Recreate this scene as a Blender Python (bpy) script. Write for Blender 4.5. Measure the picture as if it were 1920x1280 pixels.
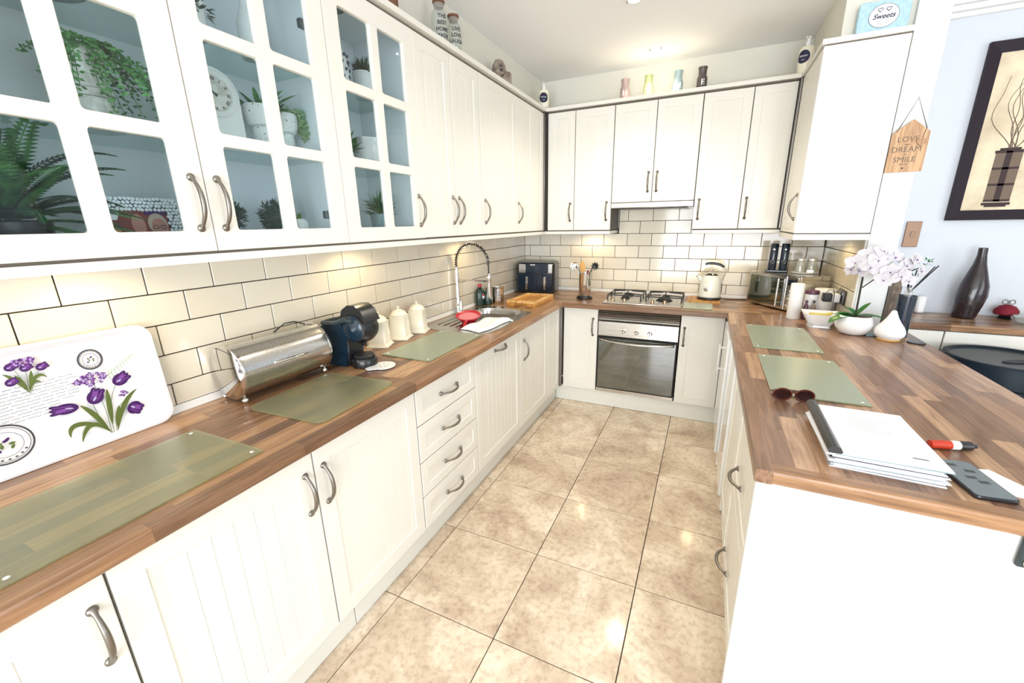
import bpy, bmesh, math, random
from mathutils import Vector, Matrix, Euler
PI = math.pi
R = math.radians
random.seed(7)
for o in list(bpy.data.objects):
    bpy.data.objects.remove(o)
scene = bpy.context.scene
COL = scene.collection

# ---------------------------------------------------------------- camera
cam_d = bpy.data.cameras.new('camera')
cam = bpy.data.objects.new('camera', cam_d)
COL.objects.link(cam)
cam_d.sensor_fit = 'HORIZONTAL'
cam_d.sensor_width = 36.0
cam_d.lens = 773.61 / 1920 * 36
cam_d.clip_start = 0.02
cam.location = (1.62816, -3.7822, 1.49066)
cam.rotation_euler = (1.293148, 0.016813, 0.434234)
scene.camera = cam

# ---------------------------------------------------------------- world, lights, exposure
scene.view_settings.view_transform = 'Standard'
scene.view_settings.look = 'None'
scene.view_settings.gamma = 1
scene.view_settings.use_curve_mapping = False
scene.view_settings.exposure = 0.02
w = bpy.data.worlds.new('world')
scene.world = w
w.use_nodes = True
wn = w.node_tree.nodes
wn['Background'].inputs[0].default_value = (0.80, 0.90, 1.0, 1)
wn['Background'].inputs[1].default_value = 1.0

def area(name, loc, rot, sx, sy, power, color):
    l = bpy.data.lights.new(name, 'AREA')
    l.shape = 'RECTANGLE'
    l.size = sx
    l.size_y = sy
    l.energy = power
    l.color = color
    o = bpy.data.objects.new(name, l)
    o.location = loc
    o.rotation_euler = rot
    COL.objects.link(o)
    return o
# daylight through the patio doors behind the camera plus added fill from the unseen dining side
area('daylight_patio_door', (2.3, -7.02, 1.25), (R(116), 0, 0), 3.4, 2.2, 245, (0.90, 0.95, 1.0))
area('dining_side_fill', (5.72, -3.85, 1.45), (R(102), 0, R(90)), 3.0, 1.5, 62, (0.90, 0.96, 1.0))

def spot_lamp(x, y, z, power, color, size=R(125), blend=0.7, rad=0.03):
    l = bpy.data.lights.new('downlight_lamp', 'SPOT')
    l.energy = power
    l.color = color
    l.spot_size = size
    l.spot_blend = blend
    l.shadow_soft_size = rad
    o = bpy.data.objects.new('downlight_lamp', l)
    o.location = (x, y, z)
    COL.objects.link(o)
    return o
WARM = (1.0, 0.90, 0.74)
CEIL = 2.655

# ---------------------------------------------------------------- materials
MATS = {}
def mat(name, color=(.8, .8, .8), rough=.5, metal=0., spec=.5, coat=0., trans=0., emit=None, estr=0., ior=1.45):
    m = bpy.data.materials.new(name)
    m.use_nodes = True
    b = m.node_tree.nodes['Principled BSDF']
    b.inputs['Base Color'].default_value = (*color, 1)
    b.inputs['Roughness'].default_value = rough
    b.inputs['Metallic'].default_value = metal
    b.inputs['Specular IOR Level'].default_value = spec
    b.inputs['Coat Weight'].default_value = coat
    b.inputs['Coat Roughness'].default_value = 0.08
    b.inputs['Transmission Weight'].default_value = trans
    b.inputs['IOR'].default_value = ior
    if emit:
        b.inputs['Emission Color'].default_value = (*emit, 1)
        b.inputs['Emission Strength'].default_value = estr
    MATS[name] = m
    return m
def nodes(m):
    return m.node_tree.nodes, m.node_tree.links, m.node_tree.nodes['Principled BSDF']
def srgb(r, g, b):
    f = lambda c: (c / 255 / 12.92) if c / 255 <= .04045 else ((c / 255 + .055) / 1.055) ** 2.4
    return (f(r), f(g), f(b))
def noise_mix(m, c1, c2, scale=5, detail=4, lo=.4, hi=.6, coord='Object', bump=0., stretch=(1, 1, 1), rough=.6):
    n, l, b = nodes(m)
    tc = n.new('ShaderNodeTexCoord')
    mp = n.new('ShaderNodeMapping')
    mp.inputs['Scale'].default_value = stretch
    l.new(tc.outputs[coord], mp.inputs['Vector'])
    t = n.new('ShaderNodeTexNoise')
    t.inputs['Scale'].default_value = scale
    t.inputs['Detail'].default_value = detail
    t.inputs['Roughness'].default_value = rough
    l.new(mp.outputs[0], t.inputs['Vector'])
    r = n.new('ShaderNodeValToRGB')
    r.color_ramp.elements[0].position = lo
    r.color_ramp.elements[0].color = (*c1, 1)
    r.color_ramp.elements[1].position = hi
    r.color_ramp.elements[1].color = (*c2, 1)
    l.new(t.outputs['Fac'], r.inputs['Fac'])
    l.new(r.outputs['Color'], b.inputs['Base Color'])
    if bump:
        bp = n.new('ShaderNodeBump')
        bp.inputs['Strength'].default_value = bump
        bp.inputs['Distance'].default_value = .002
        l.new(t.outputs['Fac'], bp.inputs['Height'])
        l.new(bp.outputs[0], b.inputs['Normal'])
    return t, r, mp

CAB = mat('cream_cabinet_vinyl', (.80, .775, .705), .42, coat=.12)
CARC = mat('carcass_gap_shade', (.10, .09, .08), .6)  # carcass darkened so the gaps between doors read as shade
INNER = mat('cabinet_inside_white', (.88, .91, .94), .6)
PANEL = mat('white_end_panel', (.80, .81, .80), .45)
GAPB = mat('painted_gap_shade_and_edge', (.15, .125, .10), .8)  # brown fill painting shade into cabinet gaps; also a board's dark edge
GAP = mat('dark_gap', (.03, .028, .025), .8)
POST = mat('aluminium_corner_post', (.30, .28, .26), .35, 1.0)
PEW = mat('antique_pewter', (.24, .22, .195), .36, 1.0)
STEEL = mat('brushed_steel', (.62, .61, .59), .19, 1.0)
POLI = mat('polished_steel', (.66, .65, .63), .07, 1.0)
CHROME = mat('chrome', (.80, .80, .80), .08, 1.0)
noise_mix(STEEL, (.50, .49, .47), (.70, .69, .66), 6, 3, .3, .7, stretch=(1, 40, 40))
PLINTH = mat('plinth_cream', (.78, .77, .70), .4)
WPAINT = mat('wall_paint_cream', (.72, .70, .60), .85)
noise_mix(WPAINT, (.745, .725, .64), (.755, .735, .65), 60, 3, bump=.06)
WWHITE = mat('wall_paint_white', (.76, .79, .84), .85)
noise_mix(WWHITE, (.70, .735, .79), (.715, .75, .80), 50, 3, bump=.06)
CEILM = mat('ceiling_white', (.74, .74, .73), .95)
noise_mix(CEILM, (.885, .885, .88), (.90, .90, .895), 70, 4, bump=.08)
TRIM = mat('trim_white', (.82, .82, .80), .45)
GROUT = mat('dark_grout', (.055, .045, .038), .9)
GROUTF = mat('floor_grout', (.045, .036, .03), .9)
TILE = mat('cream_glazed_tile', (.85, .79, .66), .09, coat=.4)
def tile_mat():
    n, l, b = nodes(TILE)
    oi = n.new('ShaderNodeObjectInfo')
    r = n.new('ShaderNodeValToRGB')
    r.color_ramp.elements[0].color = (.755, .685, .545, 1)
    r.color_ramp.elements[1].color = (.80, .74, .61, 1)
    l.new(oi.outputs['Random'], r.inputs['Fac'])
    l.new(r.outputs['Color'], b.inputs['Base Color'])
    tc = n.new('ShaderNodeTexCoord')
    t = n.new('ShaderNodeTexNoise')
    t.inputs['Scale'].default_value = 9
    l.new(tc.outputs['Object'], t.inputs['Vector'])
    bp = n.new('ShaderNodeBump')
    bp.inputs['Strength'].default_value = .12
    bp.inputs['Distance'].default_value = .003
    l.new(t.outputs['Fac'], bp.inputs['Height'])
    l.new(bp.outputs[0], b.inputs['Normal'])
tile_mat()
FLOORT = mat('travertine_floor_tile', (.6, .5, .4), .13)
def floor_mat():
    n, l, b = nodes(FLOORT)
    oi = n.new('ShaderNodeObjectInfo')
    geo = n.new('ShaderNodeNewGeometry')
    ml = n.new('ShaderNodeMath'); ml.operation = 'MULTIPLY'; ml.inputs[1].default_value = 37.0
    l.new(oi.outputs['Random'], ml.inputs[0])
    cb = n.new('ShaderNodeCombineXYZ')
    l.new(ml.outputs[0], cb.inputs[2])
    ad = n.new('ShaderNodeVectorMath'); ad.operation = 'ADD'
    l.new(geo.outputs['Position'], ad.inputs[0]); l.new(cb.outputs[0], ad.inputs[1])
    t = n.new('ShaderNodeTexNoise')
    t.inputs['Scale'].default_value = 3.4; t.inputs['Detail'].default_value = 9; t.inputs['Roughness'].default_value = .68
    t.inputs['Distortion'].default_value = .6
    l.new(ad.outputs[0], t.inputs['Vector'])
    r = n.new('ShaderNodeValToRGB')
    e = r.color_ramp.elements
    e[0].position = .34; e[0].color = (*srgb(186, 164, 142), 1)
    e[1].position = .66; e[1].color = (*srgb(240, 226, 206), 1)
    m1 = e.new(.47); m1.color = (*srgb(212, 192, 168), 1)
    m2 = e.new(.56); m2.color = (*srgb(228, 211, 188), 1)
    l.new(t.outputs['Fac'], r.inputs['Fac'])
    t2 = n.new('ShaderNodeTexNoise')
    t2.inputs['Scale'].default_value = 45; t2.inputs['Detail'].default_value = 5
    l.new(ad.outputs[0], t2.inputs['Vector'])
    r2 = n.new('ShaderNodeValToRGB')
    r2.color_ramp.elements[0].position = .36; r2.color_ramp.elements[0].color = (.80, .76, .72, 1)
    r2.color_ramp.elements[1].position = .52; r2.color_ramp.elements[1].color = (1, 1, 1, 1)
    l.new(t2.outputs['Fac'], r2.inputs['Fac'])
    mx = n.new('ShaderNodeMix'); mx.data_type = 'RGBA'; mx.blend_type = 'MULTIPLY'
    mx.inputs['Factor'].default_value = .8
    l.new(r.outputs['Color'], mx.inputs['A']); l.new(r2.outputs['Color'], mx.inputs['B'])
    l.new(mx.outputs['Result'], b.inputs['Base Color'])
floor_mat()
def wood_mat(name, axis, dark, mid, light, rough=.3, rnd=True, scale=1.):
    m = mat(name, mid, rough, coat=.15)
    n, l, b = nodes(m)
    oi = n.new('ShaderNodeObjectInfo')
    geo = n.new('ShaderNodeNewGeometry')
    off = n.new('ShaderNodeVectorMath'); off.operation = 'SCALE'
    cb = n.new('ShaderNodeCombineXYZ')
    for i in range(3): l.new(oi.outputs['Random'], cb.inputs[i])
    l.new(cb.outputs[0], off.inputs[0]); off.inputs['Scale'].default_value = 53.0
    ad = n.new('ShaderNodeVectorMath'); ad.operation = 'ADD'
    l.new(geo.outputs['Position'], ad.inputs[0]); l.new(off.outputs[0], ad.inputs[1])
    mp = n.new('ShaderNodeMapping')
    s = [34 * scale, 34 * scale, 34 * scale]; s[axis] = 2.2 * scale
    mp.inputs['Scale'].default_value = s
    l.new(ad.outputs[0], mp.inputs['Vector'])
    t = n.new('ShaderNodeTexNoise'); t.inputs['Scale'].default_value = 1.6
    t.inputs['Detail'].default_value = 6; t.inputs['Roughness'].default_value = .62; t.inputs['Distortion'].default_value = .8
    l.new(mp.outputs[0], t.inputs['Vector'])
    # stave tone from the object's random number, grain on top
    r = n.new('ShaderNodeValToRGB')
    e = r.color_ramp.elements
    e[0].position = 0; e[0].color = (*dark, 1)
    e[1].position = 1; e[1].color = (*light, 1)
    k = e.new(.3); k.color = (*[.5 * (a + b_) for a, b_ in zip(dark, mid)], 1)
    k = e.new(.6); k.color = (*mid, 1)
    if rnd:
        l.new(oi.outputs['Random'], r.inputs['Fac'])
    else:
        r.inputs['Fac'].default_value = .6
    g = n.new('ShaderNodeValToRGB')
    g.color_ramp.elements[0].position = .32; g.color_ramp.elements[0].color = (.58, .52, .46, 1)
    g.color_ramp.elements[1].position = .60; g.color_ramp.elements[1].color = (1.12, 1.1, 1.06, 1)
    l.new(t.outputs['Fac'], g.inputs['Fac'])
    mx = n.new('ShaderNodeMix'); mx.data_type = 'RGBA'; mx.blend_type = 'MULTIPLY'
    mx.inputs['Factor'].default_value = 1
    l.new(r.outputs['Color'], mx.inputs['A']); l.new(g.outputs['Color'], mx.inputs['B'])
    l.new(mx.outputs['Result'], b.inputs['Base Color'])
    return m
WD, WM, WL = srgb(104, 76, 58), srgb(156, 119, 88), srgb(192, 154, 118)
WOODX = wood_mat('walnut_block_x', 0, WD, WM, WL, .30)
WOODY = wood_mat('walnut_block_y', 1, WD, WM, WL, .30)
WOODP = wood_mat('walnut_block_bar_lit', 1, srgb(120, 90, 72), srgb(156, 121, 96), srgb(188, 153, 124), .30)  # same walnut, recoloured to carry the different light on the bar
BAMB = wood_mat('bamboo', 1, srgb(196, 140, 72), srgb(216, 166, 96), srgb(228, 184, 118), .5)
OAKV = wood_mat('pale_oak_ply', 2, srgb(190, 150, 115), srgb(206, 168, 132), srgb(214, 178, 142), .6, False)
SPOONW = mat('beech_wood', srgb(206, 158, 92), .55)
def glass_sheet(name, tint, diffuse, dfac, gl=.06, rough=.03):
    m = bpy.data.materials.new(name)
    m.use_nodes = True
    n, l = m.node_tree.nodes, m.node_tree.links
    n.clear()
    out = n.new('ShaderNodeOutputMaterial')
    tr = n.new('ShaderNodeBsdfTransparent'); tr.inputs[0].default_value = (*tint, 1)
    df = n.new('ShaderNodeBsdfDiffuse'); df.inputs[0].default_value = (*diffuse, 1)
    g = n.new('ShaderNodeBsdfGlossy'); g.inputs['Roughness'].default_value = rough
    g.inputs['Color'].default_value = (.95, .98, 1, 1)
    m1 = n.new('ShaderNodeMixShader'); m1.inputs[0].default_value = dfac
    l.new(tr.outputs[0], m1.inputs[1]); l.new(df.outputs[0], m1.inputs[2])
    fr = n.new('ShaderNodeFresnel'); fr.inputs[0].default_value = 1.5
    ge = n.new('ShaderNodeNewGeometry')      # no mirror on the inside face of the sheet
    inv = n.new('ShaderNodeMath'); inv.operation = 'SUBTRACT'; inv.inputs[0].default_value = 1
    l.new(ge.outputs['Backfacing'], inv.inputs[1])
    ad = n.new('ShaderNodeMath'); ad.operation = 'ADD'; ad.inputs[1].default_value = gl
    l.new(fr.outputs[0], ad.inputs[0])
    mul = n.new('ShaderNodeMath'); mul.operation = 'MULTIPLY'
    l.new(ad.outputs[0], mul.inputs[0]); l.new(inv.outputs[0], mul.inputs[1])
    m2 = n.new('ShaderNodeMixShader')
    l.new(mul.outputs[0], m2.inputs[0]); l.new(m1.outputs[0], m2.inputs[1]); l.new(g.outputs[0], m2.inputs[2])
    l.new(m2.outputs[0], out.inputs['Surface'])
    MATS[name] = m
    return m
PANE = glass_sheet('door_glass', (.90, .945, .955), (.6, .75, .78), .0, 0.0)
SHELFG = glass_sheet('glass_shelf', (.86, .95, .93), (.5, .7, .66), .06, 0.02)
JARG = glass_sheet('clear_jar_glass', (.90, .92, .90), (.75, .75, .72), .16, .05)
BOARDG = glass_sheet('green_glass_board', (.86, .88, .72), (.50, .53, .38), .17, .0, .3)
BOARDW = glass_sheet('frosted_glass_board', (.80, .85, .70), (.50, .56, .42), .45, .01, .3)
OVENG = mat('oven_black_glass', (.030, .040, .026), .03, spec=1.0, coat=.6, ior=1.8)
KETC = mat('ivory_enamel', (.80, .80, .70), .16, coat=.5)
CREAM = mat('cream_ceramic', (.88, .83, .68), .22, coat=.4)
WHITEC = mat('white_ceramic', (.90, .90, .90), .18, coat=.4)
WHITEM = mat('white_matt', (.88, .88, .87), .5)
SPECK = mat('speckled_white', (.85, .86, .84), .6)
noise_mix(SPECK, (.25, .25, .24), (.86, .87, .85), 90, 1, .30, .36)
RIBW = mat('whitewashed_urn', (.72, .72, .66), .75)
noise_mix(RIBW, (.50, .49, .43), (.80, .79, .74), 40, 4, .35, .6)
BLACK = mat('black_plastic', (.012, .013, .016), .28, coat=.3)
BLUEBLK = mat('blue_black_plastic', (.006, .024, .045), .26, coat=.4)
NAVY = mat('navy_gloss', (.008, .018, .035), .2, coat=.5)
BINM = mat('blue_black_bin_plastic', (.006, .014, .024), .45, spec=.25)
DKGREY = mat('dark_grey_plastic', (.035, .05, .055), .35)
IRON = mat('cast_iron', (.018, .018, .02), .45)
GREENP = mat('leaf_green', (.03, .13, .03), .5)
noise_mix(GREENP, (.022, .11, .022), (.075, .26, .06), 30, 2)
DKGREEN = mat('dark_leaf_green', (.012, .06, .022), .55)
noise_mix(DKGREEN, (.006, .035, .014), (.022, .10, .035), 40, 2)
LTGREEN = mat('pale_leaf_green', (.25, .42, .18), .6)
SUCC = mat('succulent_green', (.16, .32, .05), .5)
RED = mat('red_plastic', (.50, .012, .03), .25, coat=.3)
PINK = mat('pink_plastic', (.72, .22, .25), .3)
DKRED = mat('dark_red_velvet', (.20, .006, .02), .7)
CLOTH = mat('white_tea_towel', (.88, .88, .87), .9)
noise_mix(CLOTH, (.86, .86, .85), (.90, .90, .89), 30, 3, bump=.3)
BROWNV = mat('dark_brown_vase', (.035, .018, .018), .22, coat=.4)
noise_mix(BROWNV, (.012, .007, .009), (.026, .014, .015), 18, 3, bump=.5)
BRONZE = mat('bronze_switch_plate', (.30, .19, .13), .4, .6)
PAPER = mat('white_paper', (.88, .89, .91), .8)
INK = mat('grey_ink', (.05, .05, .06), .7)
FADED = mat('faded_grey_print', (.24, .25, .28), .8)
PURPLE = mat('purple_print', (.05, .004, .10), .5)
LILAC = mat('lilac_print', (.20, .055, .30), .5)
PALEV = mat('pale_violet_print', (.42, .36, .62), .5)
OLIVE = mat('olive_leaf_print', (.10, .14, .025), .5)
TRAYM = mat('white_melamine', (.90, .90, .92), .25, coat=.4)
TINB = mat('pale_blue_tin', (.42, .62, .72), .45)
noise_mix(TINB, (.39, .59, .69), (.47, .67, .77), 60, 2)
OVAL = mat('white_oval_label', (.88, .90, .92), .5)
NAVYI = mat('navy_lettering', (.02, .02, .06), .6)
FRAMEB = mat('dark_plum_frame', (.020, .012, .020), .55, spec=.3)
CANV = mat('sepia_canvas', (.6, .5, .38), .8)
noise_mix(CANV, srgb(196, 178, 150), srgb(240, 226, 196), 3, 6, .35, .6)
SEPIA = mat('sepia_print', srgb(120, 104, 90), .8)
DKSEPIA = mat('dark_sepia_print', srgb(66, 52, 52), .8)
TWIG = mat('twig_print', srgb(124, 108, 94), .8)
CORK = mat('cork', srgb(120, 84, 66), .85)
STONE = mat('taupe_stone', srgb(140, 124, 112), .9)
noise_mix(STONE, srgb(116, 102, 92), srgb(160, 146, 134), 25, 4)
JPINK = mat('pink_glaze', (.40, .30, .285), .35)
JGREEN = mat('green_glaze', (.36, .42, .20), .35)
JBLUE = mat('blue_glaze', (.28, .38, .40), .35)
JGREY = mat('grey_glaze', srgb(84, 76, 74), .35)
PLUM = mat('plum_ceramic', (.12, .05, .08), .3)
PETAL = mat('white_orchid_petal', (.66, .63, .67), .7)
LEAFO = mat('orchid_leaf', (.02, .16, .025), .35)
STEM = mat('dark_stem', (.035, .03, .02), .6)
AMBER = mat('tortoiseshell', (.09, .018, .012), .12, coat=.6)
LENS = mat('brown_lens', (.025, .007, .007), .06, coat=.5)
ORANGE = mat('orange_red_label', (.50, .04, .015), .35)
YELLOW = mat('banana_yellow', (.66, .52, .12), .5)
PHONES = mat('phone_screen_cover', (.15, .19, .22), .35, coat=.2)
MOSAIC = mat('glittery_mosaic', (.88, .93, .96), .18, coat=.6)
PHRED = mat('print_brown_red', (.20, .03, .018), .5)
PHSKIN = mat('print_skin', (.50, .22, .17), .5)
PHHAIR = mat('print_fair_hair', (.52, .42, .33), .5)
GREENB = mat('dark_green_bottle', (.008, .035, .025), .2, coat=.4)
HOBS = mat('satin_steel', (.78, .77, .75), .32, 1.0)
LAMPE = mat('lamp_glow', (1, 1, 1), .5, emit=(1.0, .90, .72), estr=14)
OILCH = mat('black_diffuser_reed', (.01, .01, .012), .6)
GLOSSW = mat('white_gloss_appliance', (.86, .87, .86), .10, coat=.6)
FLOORW = mat('hob_knob_brass', (.45, .33, .22), .25, 1.0)

# ---------------------------------------------------------------- mesh builder
def rotm(rx=0, ry=0, rz=0):
    return Euler((rx, ry, rz)).to_matrix().to_4x4()
def T(x, y, z):
    return Matrix.Translation((x, y, z))
class M:
    """collects shapes (with material slots) and links them as one mesh object"""
    def __init__(s):
        s.v = []; s.f = []; s.m = []; s.mats = []
        s.x = Matrix.Identity(4)
    def mi(s, m):
        if m not in s.mats: s.mats.append(m)
        return s.mats.index(m)
    def add(s, vs, fs, m):
        k = len(s.v)
        s.v += [tuple(s.x @ Vector(p)) for p in vs]
        i = s.mi(m)
        for f in fs:
            s.f.append([k + a for a in f]); s.m.append(i)
        return s
    def box(s, x0, x1, y0, y1, z0, z1, m, b=.0):
        if x0 > x1: x0, x1 = x1, x0
        if y0 > y1: y0, y1 = y1, y0
        if z0 > z1: z0, z1 = z1, z0
        b = min(b, (x1 - x0) * .45, (y1 - y0) * .45, (z1 - z0) * .45)
        if b <= 0:
            vs = [(x, y, z) for x in (x0, x1) for y in (y0, y1) for z in (z0, z1)]
            fs = [(0, 1, 3, 2), (4, 6, 7, 5), (0, 4, 5, 1), (2, 3, 7, 6), (0, 2, 6, 4), (1, 5, 7, 3)]
            return s.add(vs, fs, m)
        X, Y, Z = (x0, x1), (y0, y1), (z0, z1)
        vs = []; idx = {}
        for i in (0, 1):
            for j in (0, 1):
                for k in (0, 1):
                    sx, sy, sz = (b if i == 0 else -b), (b if j == 0 else -b), (b if k == 0 else -b)
                    for a, p in enumerate(((X[i], Y[j] + sy, Z[k] + sz), (X[i] + sx, Y[j], Z[k] + sz), (X[i] + sx, Y[j] + sy, Z[k]))):
                        idx[(i, j, k, a)] = len(vs); vs.append(p)
        fs = []
        for i in (0, 1): fs.append([idx[(i, j, k, 0)] for j, k in ((0, 0), (1, 0), (1, 1), (0, 1))][::(-1 if i == 0 else 1)])
        for j in (0, 1): fs.append([idx[(i, j, k, 1)] for i, k in ((0, 0), (1, 0), (1, 1), (0, 1))][::(1 if j == 0 else -1)])
        for k in (0, 1): fs.append([idx[(i, j, k, 2)] for i, j in ((0, 0), (1, 0), (1, 1), (0, 1))][::(-1 if k == 0 else 1)])
        for i in (0, 1):
            for j in (0, 1):
                q = [idx[(i, j, 0, 0)], idx[(i, j, 0, 1)], idx[(i, j, 1, 1)], idx[(i, j, 1, 0)]]
                fs.append(q if (i + j) % 2 == 0 else q[::-1])
        for i in (0, 1):
            for k in (0, 1):
                q = [idx[(i, 0, k, 0)], idx[(i, 1, k, 0)], idx[(i, 1, k, 2)], idx[(i, 0, k, 2)]]
                fs.append(q if (i + k) % 2 == 0 else q[::-1])
        for j in (0, 1):
            for k in (0, 1):
                q = [idx[(0, j, k, 1)], idx[(0, j, k, 2)], idx[(1, j, k, 2)], idx[(1, j, k, 1)]]
                fs.append(q if (j + k) % 2 == 0 else q[::-1])
        for i in (0, 1):
            for j in (0, 1):
                for k in (0, 1):
                    q = [idx[(i, j, k, 0)], idx[(i, j, k, 1)], idx[(i, j, k, 2)]]
                    fs.append(q[::-1] if (i + j + k) % 2 == 0 else q)
        return s.add(vs, fs, m)
    def lathe(s, prof, m, c=(0, 0, 0), seg=24, flute=0, fa=0., sx=1., sy=1.):
        """prof = [(r,z)...]"""
        vs = []; fs = []
        for r, z in prof:
            for i in range(seg):
                a = 2 * PI * i / seg
                rr = r * (1 + (fa * math.cos(flute * a) if flute else 0))
                vs.append((c[0] + rr * math.cos(a) * sx, c[1] + rr * math.sin(a) * sy, c[2] + z))
        for j in range(len(prof) - 1):
            for i in range(seg):
                a, b = j * seg + i, j * seg + (i + 1) % seg
                fs.append((a, b, b + seg, a + seg))
        if prof[0][0] > 1e-5: fs.append(tuple(range(seg))[::-1])
        if prof[-1][0] > 1e-5: fs.append(tuple(range((len(prof) - 1) * seg, len(prof) * seg)))
        return s.add(vs, fs, m)
    def tube(s, pts, r, m, seg=8, closed=False, flat=1.):
        P = [Vector(p) for p in pts]; n = len(P)
        rs = r if isinstance(r, (list, tuple)) else [r] * n
        vs = []; fs = []
        up = None
        for i in range(n):
            a = P[(i - 1) % n] if (closed or i > 0) else P[i]
            b = P[(i + 1) % n] if (closed or i < n - 1) else P[i]
            t = (b - a)
            t = t.normalized() if t.length > 1e-9 else Vector((0, 0, 1))
            if up is None:
                up = Vector((0, 0, 1)) if abs(t.z) < .9 else Vector((1, 0, 0))
            u = (up - t * up.dot(t))
            u = u.normalized() if u.length > 1e-6 else t.orthogonal().normalized()
            up = u; q = t.cross(u)
            for k in range(seg):
                an = 2 * PI * k / seg
                vs.append(tuple(P[i] + (u * math.cos(an) * flat + q * math.sin(an)) * rs[i]))
        rng = n if closed else n - 1
        for i in range(rng):
            for k in range(seg):
                a, b = i * seg + k, i * seg + (k + 1) % seg
                c, d = ((i + 1) % n) * seg + k, ((i + 1) % n) * seg + (k + 1) % seg
                fs.append((a, b, d, c))
        if not closed:
            fs.append(tuple(range(seg))[::-1]); fs.append(tuple(range((n - 1) * seg, n * seg)))
        return s.add(vs, fs, m)
    def ball(s, c, r, m, seg=12, rings=8):
        rx, ry, rz = r if isinstance(r, (list, tuple)) else (r, r, r)
        vs = [(c[0], c[1], c[2] - rz)]; fs = []
        for j in range(1, rings):
            p = -PI / 2 + PI * j / rings
            for i in range(seg):
                a = 2 * PI * i / seg
                vs.append((c[0] + rx * math.cos(p) * math.cos(a), c[1] + ry * math.cos(p) * math.sin(a), c[2] + rz * math.sin(p)))
        vs.append((c[0], c[1], c[2] + rz)); t = len(vs) - 1
        for i in range(seg):
            fs.append((0, 1 + (i + 1) % seg, 1 + i))
            for j in range(rings - 2):
                a, b = 1 + j * seg + i, 1 + j * seg + (i + 1) % seg
                fs.append((a, b, b + seg, a + seg))
            k = 1 + (rings - 2) * seg
            fs.append((k + i, k + (i + 1) % seg, t))
        return s.add(vs, fs, m)
    def prism(s, poly, z0, z1, m, top=None):
        """extrude a polygon [(x,y)] in z; top scales to another polygon"""
        n = len(poly); tp = top or poly
        vs = [(x, y, z0) for x, y in poly] + [(x, y, z1) for x, y in tp]
        fs = [tuple(range(n))[::-1], tuple(range(n, 2 * n))] + [(i, (i + 1) % n, n + (i + 1) % n, n + i) for i in range(n)]
        return s.add(vs, fs, m)
    def quad(s, a, b, c, d, m):
        return s.add([a, b, c, d], [(0, 1, 2, 3)], m)
    def poly(s, pts, m):
        return s.add(pts, [tuple(range(len(pts)))], m)
    def mesh(s, name, smooth=True, ang=38):
        me = bpy.data.meshes.new(name)
        me.from_pydata(s.v, [], s.f)
        for m in s.mats: me.materials.append(m)
        me.polygons.foreach_set('material_index', s.m)
        if smooth:
            me.polygons.foreach_set('use_smooth', [True] * len(me.polygons))
            me.update()
            me.set_sharp_from_angle(angle=R(ang))
        me.update()
        return me
    def build(s, name, parent=None, loc=(0, 0, 0), rot=(0, 0, 0), smooth=True, ang=38):
        return link(name, s.mesh(name, smooth, ang), parent, loc, rot)

def link(name, me, parent=None, loc=(0, 0, 0), rot=(0, 0, 0)):
    o = bpy.data.objects.new(name, me)
    o.location = loc; o.rotation_euler = rot
    if parent: o.parent = parent
    COL.objects.link(o)
    return o
def tag(o, label=None, cat=None, group=None, kind=None):
    if label: o['label'] = label
    if cat: o['category'] = cat
    if group: o['group'] = group
    if kind: o['kind'] = kind
    return o
def thing(name, label, cat, loc=(0, 0, 0), rz=0, group=None, rot=None):
    o = bpy.data.objects.new(name, None)
    o.empty_display_size = .05
    o.location = loc; o.rotation_euler = rot if rot else (0, 0, rz)
    COL.objects.link(o)
    return tag(o, label, cat, group)
def struct(name, m, parent=None, smooth=False, **k):
    o = m.build(name, parent, smooth=smooth, **k)
    if not parent: o['kind'] = 'structure'
    return o
def copy_tree(o, parent=None):
    c = o.copy(); COL.objects.link(c)
    if parent: c.parent = parent
    for ch in list(o.children):
        copy_tree(ch, c)
    return c
def rrect(x0, x1, y0, y1, r, n=5):
    pts = []
    for cx, cy, a0 in ((x1 - r, y1 - r, 0), (x0 + r, y1 - r, 90), (x0 + r, y0 + r, 180), (x1 - r, y0 + r, 270)):
        for i in range(n + 1):
            a = R(a0 + 90 * i / n)
            pts.append((cx + r * math.cos(a), cy + r * math.sin(a)))
    return pts
def plate(outlines, thick, m, bevel=0., name='plate'):
    """flat plate with holes: filled 2D curve turned into a mesh (xy plane, z -t/2..t/2)"""
    cu = bpy.data.curves.new(name, 'CURVE')
    cu.dimensions = '2D'; cu.fill_mode = 'BOTH'
    cu.extrude = thick / 2 - bevel
    cu.bevel_depth = bevel; cu.bevel_resolution = 1 if bevel else 0
    cu.offset = -bevel
    for pts in outlines:
        sp = cu.splines.new('POLY'); sp.points.add(len(pts) - 1)
        for i, p in enumerate(pts): sp.points[i].co = (p[0], p[1], 0, 1)
        sp.use_cyclic_u = True
    cu.materials.append(m)
    o = bpy.data.objects.new(name, cu); COL.objects.link(o)
    dg = bpy.context.evaluated_depsgraph_get()
    me = bpy.data.meshes.new_from_object(o.evaluated_get(dg))
    bpy.data.objects.remove(o); bpy.data.curves.remove(cu)
    me.polygons.foreach_set('use_smooth', [True] * len(me.polygons)); me.update()
    me.set_sharp_from_angle(angle=R(35))
    return me
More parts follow.
